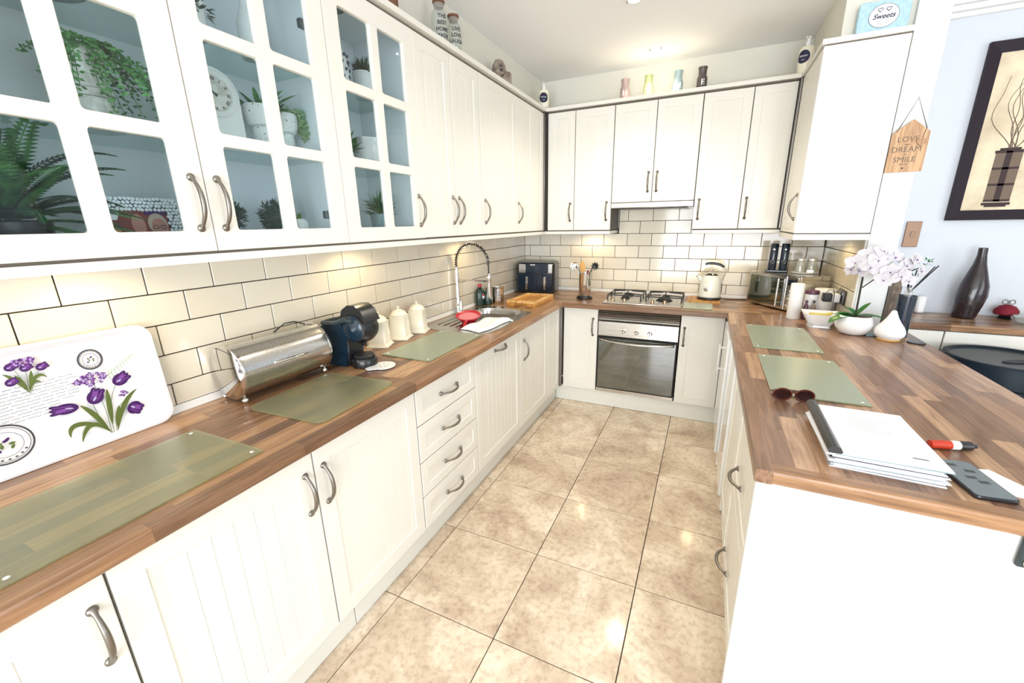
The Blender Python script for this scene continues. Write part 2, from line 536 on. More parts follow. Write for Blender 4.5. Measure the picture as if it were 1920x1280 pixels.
def text_mesh(s, size, m, ext=.0006, align='CENTER', shear=0., bold=0., spacing=1.):
    cu = bpy.data.curves.new('text', 'FONT')
    cu.body = s; cu.size = size; cu.extrude = ext; cu.align_x = align; cu.align_y = 'CENTER'
    cu.shear = shear; cu.offset = bold; cu.space_character = spacing; cu.resolution_u = 3
    cu.materials.append(m)
    o = bpy.data.objects.new('text', cu); COL.objects.link(o)
    dg = bpy.context.evaluated_depsgraph_get()
    me = bpy.data.meshes.new_from_object(o.evaluated_get(dg))
    bpy.data.objects.remove(o); bpy.data.curves.remove(cu)
    return me
def bake(me, mx):
    me.transform(mx); me.update(); return me
FRONT = rotm(R(90), 0, 0)       # a flat xy thing stood up so that it faces -y (x right, y up)
def wrap(me, r, cx=0, cy=0):
    """wrap a front-facing (xz, facing -y) mesh round a vertical cylinder of radius r"""
    for v in me.vertices:
        a = v.co.x / r; d = r - v.co.y
        v.co = (cx + d * math.sin(a), cy - d * math.cos(a), v.co.z)
    me.update(); return me

# ---------------------------------------------------------------- handles, doors, cabinets
def handle_mesh():
    m = M(); L = .0785
    pts = []; rs = []
    N = 14
    for i in range(N + 1):
        t = -1 + 2 * i / N
        pts.append((0, -.004 - .030 * (1 - abs(t) ** 2.4), t * (L - .012)))
        rs.append(.0037 + .0028 * (1 - t * t) + (.0035 if abs(t) > .97 else 0))
    m.tube(pts, rs, PEW, 10, flat=1.0)
    for sg in (-1, 1):
        m.x = T(0, 0, sg * (L - .012)) @ rotm(R(90), 0, 0)
        m.lathe([(.0105, 0), (.0105, .003), (.0085, .006), (.004, .009), (0, .010)], PEW, seg=14, sy=1.35 if False else 1.)
        m.x = Matrix.Identity(4)
    return m.mesh('handle')
HANDLE = handle_mesh()
def door_mesh(w, h, t=.02, fr=.058, groove=.053, shallow=False, plain=False, matr=None):
    """front faces -y at y=-t, back at y=0, x 0..w, z 0..h"""
    c = matr or CAB
    m = M()
    b = .002
    rings = [((0, 0), 0), ((0, 0), -t + b), ((b, b), -t)]
    if not plain:
        rings += [((fr, fr), -t), ((fr + .0022, fr + .0022), -t + .0035), ((fr + .008, fr + .008), -t + .0035), ((fr + .026, fr + .026), -t + .0005 if shallow else -t + .0065)]
    vs = []; fs = []
    for (ix, iz), y in rings:
        vs += [(ix, y, iz), (w - ix, y, iz), (w - ix, y, h - iz), (ix, y, h - iz)]
    for k in range(len(rings) - 1):
        for i in range(4):
            a, b2 = k * 4 + i, k * 4 + (i + 1) % 4
            fs.append((a, b2, b2 + 4, a + 4))
    fs.append((3, 2, 1, 0))
    k = (len(rings) - 1) * 4
    if plain or not groove:
        fs.append((k, k + 1, k + 2, k + 3))
        m.add(vs, fs, c)
        return m.mesh('door', ang=20)
    m.add(vs, fs, c)
    i0 = rings[-1][0][0]; y0 = rings[-1][1]
    W = w - 2 * i0; n = max(1, round(W / groove)); st = W / n
    xs = [(i0, y0)]
    for i in range(1, n):
        x = i0 + i * st
        xs += [(x - .0016, y0), (x, y0 + .0022), (x + .0016, y0)]
    xs.append((w - i0, y0))
    vs = []; fs = []
    for x, y in xs: vs += [(x, y, i0), (x, y, h - i0)]
    for i in range(len(xs) - 1): fs.append((2 * i, 2 * i + 2, 2 * i + 3, 2 * i + 1))
    m.add(vs, fs, c)
    return m.mesh('door', ang=20)
def glass_door(par, x0, w, h, panes):
    """door frame with six panes cut out (list of x0,x1,z0,z1)"""
    me = plate([rrect(0, w, 0, h, .002, 1)] + [rrect(a, b, c, d, .009, 3)[::-1] for a, b, c, d in panes], .02, CAB, .0022)
    bake(me, T(0, -.01, 0) @ FRONT)
    d = link('door', me, par, (x0, 0, 0))
    for a, b, c, e in panes:
        M().box(a - .006, b + .006, -.0065, -.0025, c - .006, e + .006, PANE).build('glass_pane', d, smooth=False)
    return d
def put_handle(par, x, z, horiz=False, y=-.02):
    return link('handle', HANDLE, par, (x, y, z), (0, R(90) if horiz else 0, 0))
def cabinet(name, label, cat, loc, rz, w, h, d, fronts, group=None, carc=True):
    """fronts: (kind, x0, x1, z0, z1, handle(x,z,horiz) or None, options)"""
    t = thing(name, label, cat, loc, rz, group)
    if carc:
        M().box(.001, w - .001, .001, d, 0, h, CARC).build('carcass', t, smooth=False)
    for kind, x0, x1, z0, z1, hd, op in fronts:
        g = .0015
        me = door_mesh(x1 - x0 - 2 * g, z1 - z0 - 2 * g, **op)
        o = link(kind, me, t, (x0 + g, 0, z0 + g))
        if hd: put_handle(o, hd[0] - x0 - g, hd[1] - z0 - g, hd[2])
    return t

# ================================================================ THE ROOM
# left wall x=0, kitchen back wall y=0, floor z=0; the dining room lies beyond x=2.54
FLR = M().box(0, 5.75, -7.1, 0, -.06, -.008, GROUTF)
floor = struct('floor', FLR)
FX = [.1516 + .4468 * k for k in range(-1, 13)]
FY = [-.5187 - .4464 * k for k in range(-1, 15)]
cut_tile = M().box(-.2215, .2215, -.165, .165, -.008, 0, FLOORT, .001).mesh('tile', smooth=False)
full_tile = M().box(-.2215, .2215, -.2213, .2213, -.008, 0, FLOORT, .001).mesh('tile', smooth=False)
for i in range(len(FX) - 1):
    for j in range(len(FY) - 1):
        cx, cy = (FX[i] + FX[i + 1]) / 2, (FY[j] + FY[j + 1]) / 2
        if cx < .3 or cx > 5.6: continue
        if cy > -.3:
            if cx > 2.7: link('tile', cut_tile, floor, (cx, -.3515, 0))
            continue
        o = link('tile', full_tile, floor, (cx, cy, 0))
walls = struct('wall_left', M().box(-.12, 0, -7.1, 0.12, 0, CEIL, WPAINT))
struct('trim_1', M().box(0, .185, -7.1, 0, 2.345, CEIL, WPAINT))
wall_back = struct('wall_back', M().box(0, 2.54, 0.0, .12, 0, CEIL, WPAINT))
wall_right = struct('wall_right', M().box(2.413, 2.54, -.88, 0, 0, CEIL, PANEL))
struct('trim_2', M().box(2.132, 2.413, -.852, 0, 2.36, CEIL, WPAINT))
struct('wall_dining', M().box(2.54, 5.75, -.18, -.06, 0, CEIL, WWHITE))
struct('ceiling', M().box(-.12, 5.87, -7.2, .12, CEIL, CEIL + .1, CEILM))
# cornice moulding of the dining room, stepped
cm = M()
for k, (d, z) in enumerate(((.018, 2.575), (.045, 2.60), (.070, 2.628))):
    cm.box(2.54, 5.75, -.18 - d, -.18, z, CEIL, TRIM, .004)
struct('trim_3', cm)
# far walls (mostly outside the picture) with their openings
wd = M()
wd.box(5.75, 5.87, -7.1, -4.75, 0, CEIL, WWHITE).box(5.75, 5.87, -1.65, -.06, 0, CEIL, WWHITE)
wd.box(5.75, 5.87, -4.75, -1.65, 0, .70, WWHITE).box(5.75, 5.87, -4.75, -1.65, 2.2, CEIL, WWHITE)
struct('wall_far_right', wd)
wb = M()
wb.box(-.12, .6, -7.1, -7.0, 0, CEIL, WWHITE).box(4.0, 5.87, -7.1, -7.0, 0, CEIL, WWHITE).box(.6, 4.0, -7.1, -7.0, 2.35, CEIL, WWHITE)
struct('wall_front', wb)
dr = M()
for x in (.6, 1.72, 2.84, 3.96):
    dr.box(x, x + .06, -7.06, -6.99, 0, 2.35, TRIM)
dr.box(.6, 4.0, -7.06, -6.99, 2.28, 2.35, TRIM).box(.6, 4.0, -7.06, -6.99, 0, .12, TRIM)
struct('door_1', dr)
wi = M()
for y in (-4.75, -3.75, -2.72, -1.71):
    wi.box(5.70, 5.76, y, y + .06, .70, 2.2, TRIM)
wi.box(5.70, 5.76, -4.75, -1.65, .70, .77, TRIM).box(5.70, 5.76, -4.75, -1.65, 2.13, 2.2, TRIM)
struct('window_1', wi)  # unseen window, made up to go with the added dining side fill

# ---- wall tiles: each glazed tile its own object, bevelled, on dark grout
P, H = .2025, .1025
ZG = [.9828, 1.0853, 1.1878, 1.2903, 1.3928, 1.4953, 1.5978, 1.7003]
def tile_mesh(w, h):
    return M().box(-w / 2, w / 2, -.007, 0, -h / 2, h / 2, TILE, .0014).mesh('tile', smooth=False)
TM = {}
def tile_run(par, place, rz, a0, a1, rows):
    """place(u,z)->location; joints at j0+P*k along u"""
    for z0, z1, j0 in rows:
        k = math.floor((a0 - j0) / P)
        while j0 + P * k < a1 - .004:
            u0, u1 = max(j0 + P * k, a0), min(j0 + P * (k + 1), a1)
            k += 1
            if u1 - u0 < .006: continue
            w_, h_ = round(u1 - u0 - .0038, 4), round(z1 - z0 - .0038, 4)
            if (w_, h_) not in TM: TM[(w_, h_)] = tile_mesh(w_, h_)
            link('tile', TM[(w_, h_)], par, place((u0 + u1) / 2, (z0 + z1) / 2), (0, 0, rz))
gl = M().box(.0, .0035, -4.1, 0, .88, 1.44, GROUT)
left_grout = gl.build('grout', walls, smooth=False)
Y0 = -3.3848
rowsL = []
for k in range(5):
    zt = 1.3928 - k * H; zb = max(zt - H, .905)
    rowsL.append((zb, zt, Y0 + (P / 2 if k % 2 == 0 else 0)))
tile_run(walls, lambda u, z: (.0035, u, z), R(90), -4.05, -.004, rowsL)
M().box(0.004, 2.409, -.0035, 0, .88, 1.44, GROUT).box(.9, 1.5, -.0035, 0, 1.44, 1.72, GROUT).build('grout', wall_back, smooth=False)
X0 = .5759
rowsB = [(zb, zt, X0 + (P / 2 if k % 2 else 0)) for k, (zb, zt, _) in enumerate(rowsL)]
tile_run(wall_back, lambda u, z: (u, -.0035, z), 0, .011, 2.402, rowsB)
tile_run(wall_back, lambda u, z: (u, -.0035, z), 0, .905, 1.495, [(1.3928 + H * k, 1.3928 + H * (k + 1), X0 + (P / 2 if k % 2 == 0 else 0)) for k in range(3)])
M().box(2.4095, 2.413, -.862, 0, .88, 1.44, GROUT).build('grout', wall_right, smooth=False)
tile_run(wall_right, lambda u, z: (2.4095, -u, z), R(-90), .011, .862, [(zb, zt, .055 + (P / 2 if k % 2 else 0)) for k, (zb, zt, _) in enumerate(rowsL)])
M().box(2.403, 2.413, -.872, -.862, .88, 1.44, TRIM, .002).build('edge_trim', wall_right, smooth=False)
M().box(2.4085, 2.4125, -.890, -.8805, 1.376, 2.36, GAPB).build('gap_shade_line', wall_right, smooth=False)  # dark strip painting the shaded gap beside the side panel
# sealing strip where tiles meet worktop
st = M()
st.prism([(0.0, -4.05), (.020, -4.05), (.020, -.02), (0, -.02)], .8805, .905, TRIM, [(0, -4.05), (.011, -4.05), (.011, -.011), (0, -.011)])
struct('trim_4', st)
st = M()
st.prism([(.011, -.020), (2.400, -.020), (2.400, 0), (.011, 0)], .8805, .905, TRIM, [(.011, -.011), (2.400, -.011), (2.400, 0), (.011, 0)])
struct('trim_5', st)

# ================================================================ WORKTOPS (each block of the butcher-block its own piece)
WZ, WB = .880, .842
random.seed(11)
def stave_box(par, x0, x1, y0, y1, z0, m):
    M().box(x0, x1, y0, y1, z0, WZ, m, .0005).build('stave', par, smooth=False)
def worktop(label, x0, x1, y0, y1, axis, cuts=(), edges=(), pitch=.050, lens=(.24, .50), er={}, wy=None):
    """staves run along `axis`; edges: which sides get a full-depth edge stave"""
    t = thing('worktop', label, 'worktop', (0, 0, 0))
    m = WOODX if axis == 0 else (wy or WOODY)
    e = .040
    ax0, ax1, ay0, ay1 = x0, x1, y0, y1
    if 'x+' in edges: ax1 -= e
    if 'x-' in edges: ax0 += e
    if 'y-' in edges: ay0 += e
    if 'y+' in edges: ay1 -= e
    core = M()
    def core_box(a0, a1, b0, b1):
        core.box(a0, a1, b0, b1, WB, WZ - .005, GAP)
    # core and staves, with rectangular cut-outs
    def sub(rect):
        rs = [rect]
        for c in cuts:
            nr = []
            for r in rs:
                if r[1] <= c[0] or r[0] >= c[1] or r[3] <= c[2] or r[2] >= c[3]:
                    nr.append(r); continue
                if r[0] < c[0]: nr.append((r[0], c[0], r[2], r[3]))
                if r[1] > c[1]: nr.append((c[1], r[1], r[2], r[3]))
                m0, m1 = max(r[0], c[0]), min(r[1], c[1])
                if r[2] < c[2]: nr.append((m0, m1, r[2], c[2]))
                if r[3] > c[3]: nr.append((m0, m1, c[3], r[3]))
            rs = nr
        return rs
    for r in sub((ax0, ax1, ay0, ay1)): core_box(*r)
    core.build('core', t, smooth=False)
    lo, hi = (ay0, ay1) if axis == 0 else (ax0, ax1)
    n = max(1, round((hi - lo) / pitch)); p = (hi - lo) / n
    s0, s1 = (ax0, ax1) if axis == 0 else (ay0, ay1)
    for i in range(n):
        u = s0 - random.uniform(0, .2)
        while u < s1:
            L = random.uniform(*lens)
            a, b = max(u, s0), min(u + L, s1)
            u += L
            if b - a < .01: continue
            rect = (a, b, lo + i * p, lo + (i + 1) * p) if axis == 0 else (lo + i * p, lo + (i + 1) * p, a, b)
            for q in sub(rect):
                if q[1] - q[0] > .004 and q[3] - q[2] > .004:
                    stave_box(t, *q, WZ - .006, m)
    for s in edges:
        if s[0] == 'x':
            u, e1 = y0, y1
            a, b = (x1 - e, x1) if s == 'x+' else (x0, x0 + e)
        else:
            u, e1 = x0, x1
            a, b = (y1 - e, y1) if s == 'y+' else (y0, y0 + e)
            if 'x-' in edges: u += e
            if 'x+' in edges: e1 -= e
        if s in er: u, e1 = er[s]
        while u < e1:
            L = random.uniform(.30, .62)
            v = min(u + L, e1)
            if e1 - v < .08: v = e1
            mm = M()
            # rounded front nosing
            if s[0] == 'x':
                sg = 1 if s == 'x+' else -1
                prof = [(0, WB), (e - .004, WB), (e, WB + .004), (e, WZ - .008), (e - .0023, WZ - .0023), (e - .008, WZ), (0, WZ)]
                base = a if sg > 0 else b
                pts = [(base + sg * d, z) for d, z in prof]
                k = len(pts)
                vs = [(x, u + .0002, z) for x, z in pts] + [(x, v - .0002, z) for x, z in pts]
            else:
                sg = 1 if s == 'y+' else -1
                prof = [(0, WB), (e - .004, WB), (e, WB + .004), (e, WZ - .008), (e - .0023, WZ - .0023), (e - .008, WZ), (0, WZ)]
                base = a if sg > 0 else b
                pts = [(base + sg * d, z) for d, z in prof]
                k = len(pts)
                vs = [(u + .0002, y, z) for y, z in pts] + [(v - .0002, y, z) for y, z in pts]
            fs = [tuple(range(k)), tuple(range(k, 2 * k))[::-1]] + [(i, i + k, (i + 1) % k + k, (i + 1) % k) for i in range(k)]
            mm.add(vs, fs, (wy or WOODY) if s[0] == 'x' else WOODX)
            mm.build('stave', t, smooth=False)
            u = v
    return t
SINKCUT = (.115, .478, -1.375, -1.060)
worktop('long walnut butcher-block worktop along the left wall with the sink set into it', .004, .615, -4.05, -.63, 1, cuts=[SINKCUT], edges=('x+',))
worktop('walnut butcher-block worktop along the back wall under the hob, kettle and air fryer', .004, 2.409, -.67, -.004, 0, edges=('y-',), lens=(.3, .6), er={'y-': (.615, 1.795)})
worktop('wide walnut butcher-block worktop of the breakfast bar on the right', 1.795, 2.67, -2.685, -.63, 1, cuts=[(2.409, 2.68, -.885, 0)], edges=('x-', 'y-'), pitch=.053, lens=(.28, .58), wy=WOODP)
worktop('walnut butcher-block worktop in the dining room under the tall brown vase', 2.56, 5.2, -.58, -.182, 0, edges=('y-',), lens=(.3, .6))

# ================================================================ FITTED CABINETS
def D(x0, x1, z0, z1, hx=None, hz=None, horiz=False, kind='door', **op):
    return (kind, x0, x1, z0, z1, (hx, hz, horiz) if hx is not None else None, op)
BH = .702; BZ = .140       # base door height and bottom
def base_left(y0, y1, label, fronts, cat='cabinet', name='base_cabinet', group=None):
    return cabinet(name, label, cat, (.56, y0, BZ), R(90), y1 - y0, BH, .552, fronts, group)
HZ = .693 - BZ
base_left(-4.02, -3.522, 'cream base cabinet nearest the camera, cut off at the lower left corner', [D(0, .498, 0, .698, .498 - .032, HZ)])
base_left(-3.52, -2.514, 'cream two-door base cabinet with tongue-and-groove panels under the tray and first glass board', [D(0, .498, 0, .698, .498 - .034, HZ), D(.5, 1.004, 0, .698, .5 + .032, HZ)])
base_left(-2.512, -2.014, 'cream base unit of four stacked drawers under the coffee machine',
    [D(0, .496, a, b, .25, c, True, 'drawer', fr=.045, groove=.0) for a, b, c in ((.520, .698, .605), (.343, .518, .430), (.170, .341, .255), (0, .168, .080))], 'drawer unit', 'drawer_unit')
base_left(-2.012, -1.422, 'cream appliance door with a horizontal handle below the draining board', [D(0, .588, 0, .698, .294, .655, True)], 'cabinet', 'appliance_cabinet')
base_left(-1.420, -.902, 'cream base cabinet with one upright handle under the sink bowl', [D(0, .516, 0, .698, .055, .54)])
base_left(-.900, -.622, 'narrow cream base cabinet in the corner left of the oven wall, without a handle', [D(0, .276, 0, .698, fr=.05)])
tag(M().box(.562, .596, -.616, -.580, .14, .838, POST, .004).build('corner_post'), 'metal corner post between the left and back base cabinets', 'corner post')
def base_back(x0, x1, label, fronts):
    return cabinet('base_cabinet', label, 'cabinet', (x0, -.56, .135), 0, x1 - x0, .705, .55, fronts)
base_back(.602, .888, 'white base cabinet left of the oven', [D(0, .284, 0, .70, .246, .545, groove=0)])
base_back(1.500, 1.792, 'white base cabinet right of the oven', [D(0, .290, 0, .70, .030, .530, groove=0)])
tag(M().box(1.794, 1.822, -.60, -.555, .13, .84, POST, .003).build('corner_post'), 'grey corner post beside the white cabinet right of the oven', 'corner post')

def solid(name, label, cat, m, group=None, **k):
    return tag(m.build(name, **k), label, cat, group)
solid('plinth', 'near length of cream plinth under the left cabinets', 'plinth', M().box(.515, .531, -4.05, -2.918, .002, .139, PLINTH, .001), smooth=False)
solid('plinth', 'far length of cream plinth under the left cabinets, up to the corner', 'plinth', M().box(.515, .531, -2.914, -.553, .002, .139, PLINTH, .001), smooth=False)
solid('plinth', 'cream plinth under the oven run', 'plinth', M().box(.533, 1.86, -.553, -.538, .002, .134, PLINTH, .001), smooth=False)
solid('plinth', 'cream plinth along the breakfast bar cabinets', 'plinth', M().box(1.862, 1.878, -2.63, -1.652, .002, .139, PLINTH, .001), smooth=False)

# ---- built-in oven
ov = thing('oven', 'stainless steel built-in oven with three knobs and a black glass door', 'oven', (.892, -.575, .14))
M().box(.002, .601, .002, .50, 0, .68, GAP).box(0, .603, -.008, .002, 0, .032, STEEL, .003).build('housing', ov, smooth=False)
lv = M().box(.002, .601, -.002, .002, .600, .690, GAP)
for k in range(5):
    lv.x = T(0, -.004, .606 + k * .0165) @ rotm(R(-28), 0, 0)
    lv.box(.002, .601, -.007, .005, 0, .012, STEEL, .001)
lv.x = Matrix.Identity(4)
lv.build('vent_grille', ov, smooth=False)
M().box(.002, .601, -.014, .002, .478, .598, STEEL, .003).build('control_panel', ov)
for x in (.199, .298, .398):
    m = M(); m.x = rotm(R(90), 0, 0)
    m.lathe([(.019, 0), (.019, .004), (.016, .006), (.0145, .022), (.012, .025), (0, .025)], CHROME, seg=20)
    m.x = rotm(0, 0, 0)
    m.box(-.002, .002, -.0265, -.020, -.013, .013, BLACK)
    m.build('knob', ov, (x, -.014, .527))
mm_ = M(); mm_.x = T(.437, -.014, .557) @ rotm(R(90), 0, 0)
mm_.lathe([(.004, 0), (.003, .002), (0, .0025)], RED, seg=10); mm_.build('indicator_light', ov)
od = M().box(.006, .597, -.020, -.002, .036, .468, GAP, .004).box(.012, .591, -.0225, -.020, .044, .462, OVENG, .001)
od = od.build('door', ov, smooth=False)
m = M()
pts = [(.03 + .54 * i / 16, -.030 - .030 * math.sin(PI * i / 16) ** .6, .452 - .014 * math.sin(PI * i / 16)) for i in range(17)]
m.tube(pts, .0075, STEEL, 10)
m.box(.02, .045, -.036, -.020, .440, .462, BLACK, .003).box(.555, .58, -.036, -.020, .440, .462, BLACK, .003)
m.build('handle', od)

# ---- breakfast bar: appliances, drawers, end panel
fr1 = thing('fridge', 'white gloss under-counter appliance next to the corner, farther one under the bar', 'appliance', (1.805, -.665, .01), R(-90))
M().box(0, .515, .001, .55, 0, .825, GLOSSW).build('body', fr1, smooth=False)
o = M().box(.002, .513, -.018, -.001, .085, .815, GLOSSW, .004).build('door', fr1)
M().box(.16, .172, -.040, -.018, .52, .53, WHITEM, .001).box(.16, .172, -.040, -.018, .665, .675, WHITEM, .001).box(.156, .176, -.046, -.038, .505, .69, WHITEM, .002).build('handle', o)
fr2 = thing('freezer', 'white gloss under-counter appliance next to the two deep drawers', 'appliance', (1.82, -1.185, .01), R(-90))
M().box(0, .455, .001, .55, 0, .825, GLOSSW).build('body', fr2, smooth=False)
o = M().box(.002, .453, -.018, -.001, .085, .815, GLOSSW, .004).build('door', fr2)
cabinet('base_cabinet', 'cream base cabinet under the bar between the white appliance and the deep drawers', 'cabinet', (1.832, -1.645, BZ), R(-90), .393, BH, .55, [D(0, .391, 0, .698)])
cabinet('drawer_unit', 'cream unit of two deep tongue-and-groove drawers at the end of the bar', 'drawer unit', (1.832, -2.04, BZ), R(-90), .600, BH, .55,
    [D(0, .598, .35, .698, .262, .475, True, 'drawer'), D(0, .598, 0, .348, .225, .085, True, 'drawer')])
solid('end_panel', 'large plain white panel closing the end of the breakfast bar', 'panel', M().box(1.803, 2.52, -2.665, -2.645, .0, .841, PANEL, .001), smooth=False)
solid('back_panel', 'plain white panel along the dining side of the breakfast bar', 'panel', M().box(2.40, 2.418, -2.643, -.90, .0, .841, PANEL, .001), smooth=False)
bk = thing('worktop_bracket', 'dark grey metal bracket under the near end of the breakfast bar', 'bracket', (2.335, -2.666, .80))
M().box(-.040, .075, -.012, -.001, -.038, .040, DKGREY, .008).build('plate', bk)
M().lathe([(.010, 0), (.010, .004), (0, .006)], STEEL).build('screw', bk, (-.022, -.012, -.022), (R(90), 0, 0))

# ================================================================ WALL CABINETS
UZ = 1.43; UH = .90; UF = .32       # bottom, height, carcass front of left run
GLASSP = [(.070, .230, .057, .287), (.274, .430, .057, .287), (.070, .230, .322, .553), (.274, .430, .322, .553), (.070, .230, .590, .822), (.274, .430, .590, .822)]
def open_cab(name, label, loc, rz, w, doors, shelves=(.297, .590)):
    t = thing(name, label, 'cabinet', loc, rz)
    d = .315; a = .016
    m = M()
    m.box(0, a, 0, d, 0, UH, INNER).box(w - a, w, 0, d, 0, UH, INNER).box(a, w - a, 0, d, 0, a, INNER).box(a, w - a, 0, d, UH - a, UH, INNER).box(a, w - a, d - .006, d, a, UH - a, INNER)
    m.build('carcass', t, smooth=False)
    for z in shelves:
        M().box(a + .001, w - a - .001, .012, d - .008, z, z + .006, SHELFG, .001).build('glass_shelf', t, smooth=False)
    for x0, hx in doors:
        g = .0015
        me_panes = [(p[0] - g, p[1] - g, p[2], p[3]) for p in GLASSP]
        o = glass_door(t, x0 + g, .5 - 2 * g, UH - .004, me_panes)
        put_handle(o, hx - x0 - g, .130)
        hg = M()
        for z in (.105, .72):
            hx2 = .47 if hx - x0 < .25 else .03
            hg.box(hx2 - .052, hx2 + .022, .0, .020, z - .014, z + .014, DKGREY, .003)
        hg.build('hinges', o, smooth=False)
    return t
open_cab('wall_cabinet', 'two-door wall cabinet with glazed doors showing the fern and the mantel clock', (UF, -3.53, UZ), R(90), 1.0, [(0, .466), (.5, .533)])
open_cab('wall_cabinet', 'single glazed wall cabinet beside the solid doors, with small potted plants', (UF, -2.53, UZ), R(90), .498, [(0, .465)])
def wall_left(y0, y1, label, fronts):
    return cabinet('wall_cabinet', label, 'cabinet', (UF, y0, UZ), R(90), y1 - y0, UH, .315, fronts)
wall_left(-2.031, -1.431, 'solid cream double wall cabinet next to the glazed cabinets', [D(0, .299, 0, .897, .268, .138, shallow=True), D(.301, .598, 0, .897, .332, .138, shallow=True)])
wall_left(-1.429, -.908, 'solid cream wall cabinet over the sink with one wide door', [D(0, .520, 0, .897, .034, .138, shallow=True)])
wall_left(-.906, -.375, 'solid cream corner wall cabinet above the air fryer', [D(0, .296, 0, .897, .016 + .004, .138, fr=.045, shallow=True), D(.298, .529, 0, .897, fr=.055, shallow=True, groove=0)])
tag(M().box(.322, .350, -.374, -.350, 1.43, 2.335, POST, .004).box(.330, .362, -.365, -.335, 1.43, 2.335, GAP).build('corner_post'), 'dark metal strip in the corner where the left and back wall cabinets meet', 'corner post')
def wall_backc(x0, x1, z0, z1, label, fronts):
    return cabinet('wall_cabinet', label, 'cabinet', (x0, -.325, z0), 0, x1 - x0, z1 - z0, .318, fronts)
wall_backc(.366, .897, UZ, 2.33, 'cream double wall cabinet left of the extractor hood', [D(0, .227, 0, .897, .197, .145, shallow=True, groove=0, fr=.048), D(.229, .530, 0, .897, .496, .145, shallow=True, groove=0)])
wall_backc(.899, 1.499, 1.635, 2.33, 'shorter cream double wall cabinet above the extractor hood', [D(0, .299, 0, .692, .268, .142, shallow=True, groove=0), D(.301, .599, 0, .692, .330, .142, shallow=True, groove=0)])
wall_backc(1.501, 2.045, UZ, 2.33, 'cream double wall cabinet right of the extractor hood', [D(0, .300, 0, .897, .032, .140, shallow=True, groove=0), D(.302, .543, 0, .897, .334, .140, shallow=True, groove=0, fr=.05)])
tag(M().box(2.047, 2.060, -.374, -.345, 1.43, 2.335, POST, .003).box(2.044, 2.068, -.362, -.330, 1.43, 2.335, GAP).build('corner_post'), 'dark metal strip in the corner beside the right-hand wall cabinet', 'corner post')
cabinet('wall_cabinet', 'end wall cabinet with its large plain white side panel facing the room', 'cabinet', (2.080, -.376, 1.412), R(-90), .502, .922, .331, [D(0, .50, 0, .92, .462, .145, shallow=True)])
solid('side_panel', 'large plain white side panel of the right-hand wall cabinet', 'panel', M().box(2.062, 2.4075, -.896, -.880, 1.412, 2.334, PANEL, .001), smooth=False)
# cornice and light rail, mitred strips; a brown box paints the shade in each gap
def strip(name, label, cat, poly_list, z0, z1, gap=None):
    m = M()
    for p in poly_list: m.prism(p, z0, z1, CAB)
    if gap: m.box(*gap, GAPB)
    return solid(name, label, cat, m, smooth=False)
strip('cornice', 'cream cornice strip topping the left wall cabinets', 'cornice', [[(.002, -3.53), (.358, -3.53), (.358, -.361), (.002, -.361)]], 2.340, 2.364, (.02, .327, -3.52, -.36, 2.3305, 2.339))
strip('cornice', 'cream cornice strip topping the back wall cabinets', 'cornice', [[(.002, -.360), (2.05, -.360), (2.05, -.002), (.002, -.002)]], 2.340, 2.364, (.37, 2.04, -.332, -.02, 2.3305, 2.339))
strip('cornice', 'cream cornice strip topping the right-hand wall cabinet below the blue tin', 'cornice', [[(2.051, -.905), (2.41, -.905), (2.41, -.002), (2.051, -.002)]], 2.340, 2.364, (2.075, 2.405, -.892, -.02, 2.3345, 2.3395))
strip('light_rail', 'cream light rail under the left wall cabinets', 'light rail', [[(.318, -3.53), (.338, -3.53), (.338, -.338), (.318, -.318)]], 1.400, 1.4225, (.30, .331, -3.53, -.335, 1.423, 1.4295))
strip('light_rail', 'cream light rail under the cabinet left of the hood', 'light rail', [[(.320, -.338), (.895, -.338), (.895, -.318), (.320, -.318)], [(.878, -.318), (.895, -.318), (.895, -.008), (.878, -.008)]], 1.400, 1.4225, (.34, .893, -.331, -.30, 1.423, 1.4295))
strip('light_rail', 'cream light rail under the cabinet right of the hood', 'light rail', [[(1.503, -.338), (2.062, -.338), (2.078, -.318), (1.503, -.318)], [(1.503, -.318), (1.52, -.318), (1.52, -.008), (1.503, -.008)]], 1.400, 1.4225, (1.505, 2.05, -.331, -.30, 1.423, 1.4295))
strip('light_rail', 'white light rail under the right-hand wall cabinet', 'light rail', [[(2.062, -.896), (2.082, -.876), (2.082, -.34), (2.062, -.34)], [(2.062, -.896), (2.41, -.896), (2.41, -.876), (2.082, -.876)]], 1.375, 1.4055, (2.066, 2.405, -.892, -.35, 1.406, 1.4115))

# ---- extractor hood
hd = thing('extractor_hood', 'slim stainless steel extractor hood above the hob', 'hood', (1.199, -.34, 1.59))
M().box(-.298, .298, .003, .30, .002, .043, STEEL, .002).build('body', hd)
M().box(-.299, .299, -.022, .002, .004, .042, STEEL, .003).build('front_rail', hd)
M().box(-.25, .25, .05, .28, -.003, .002, DKGREY, .001).build('filter', hd)

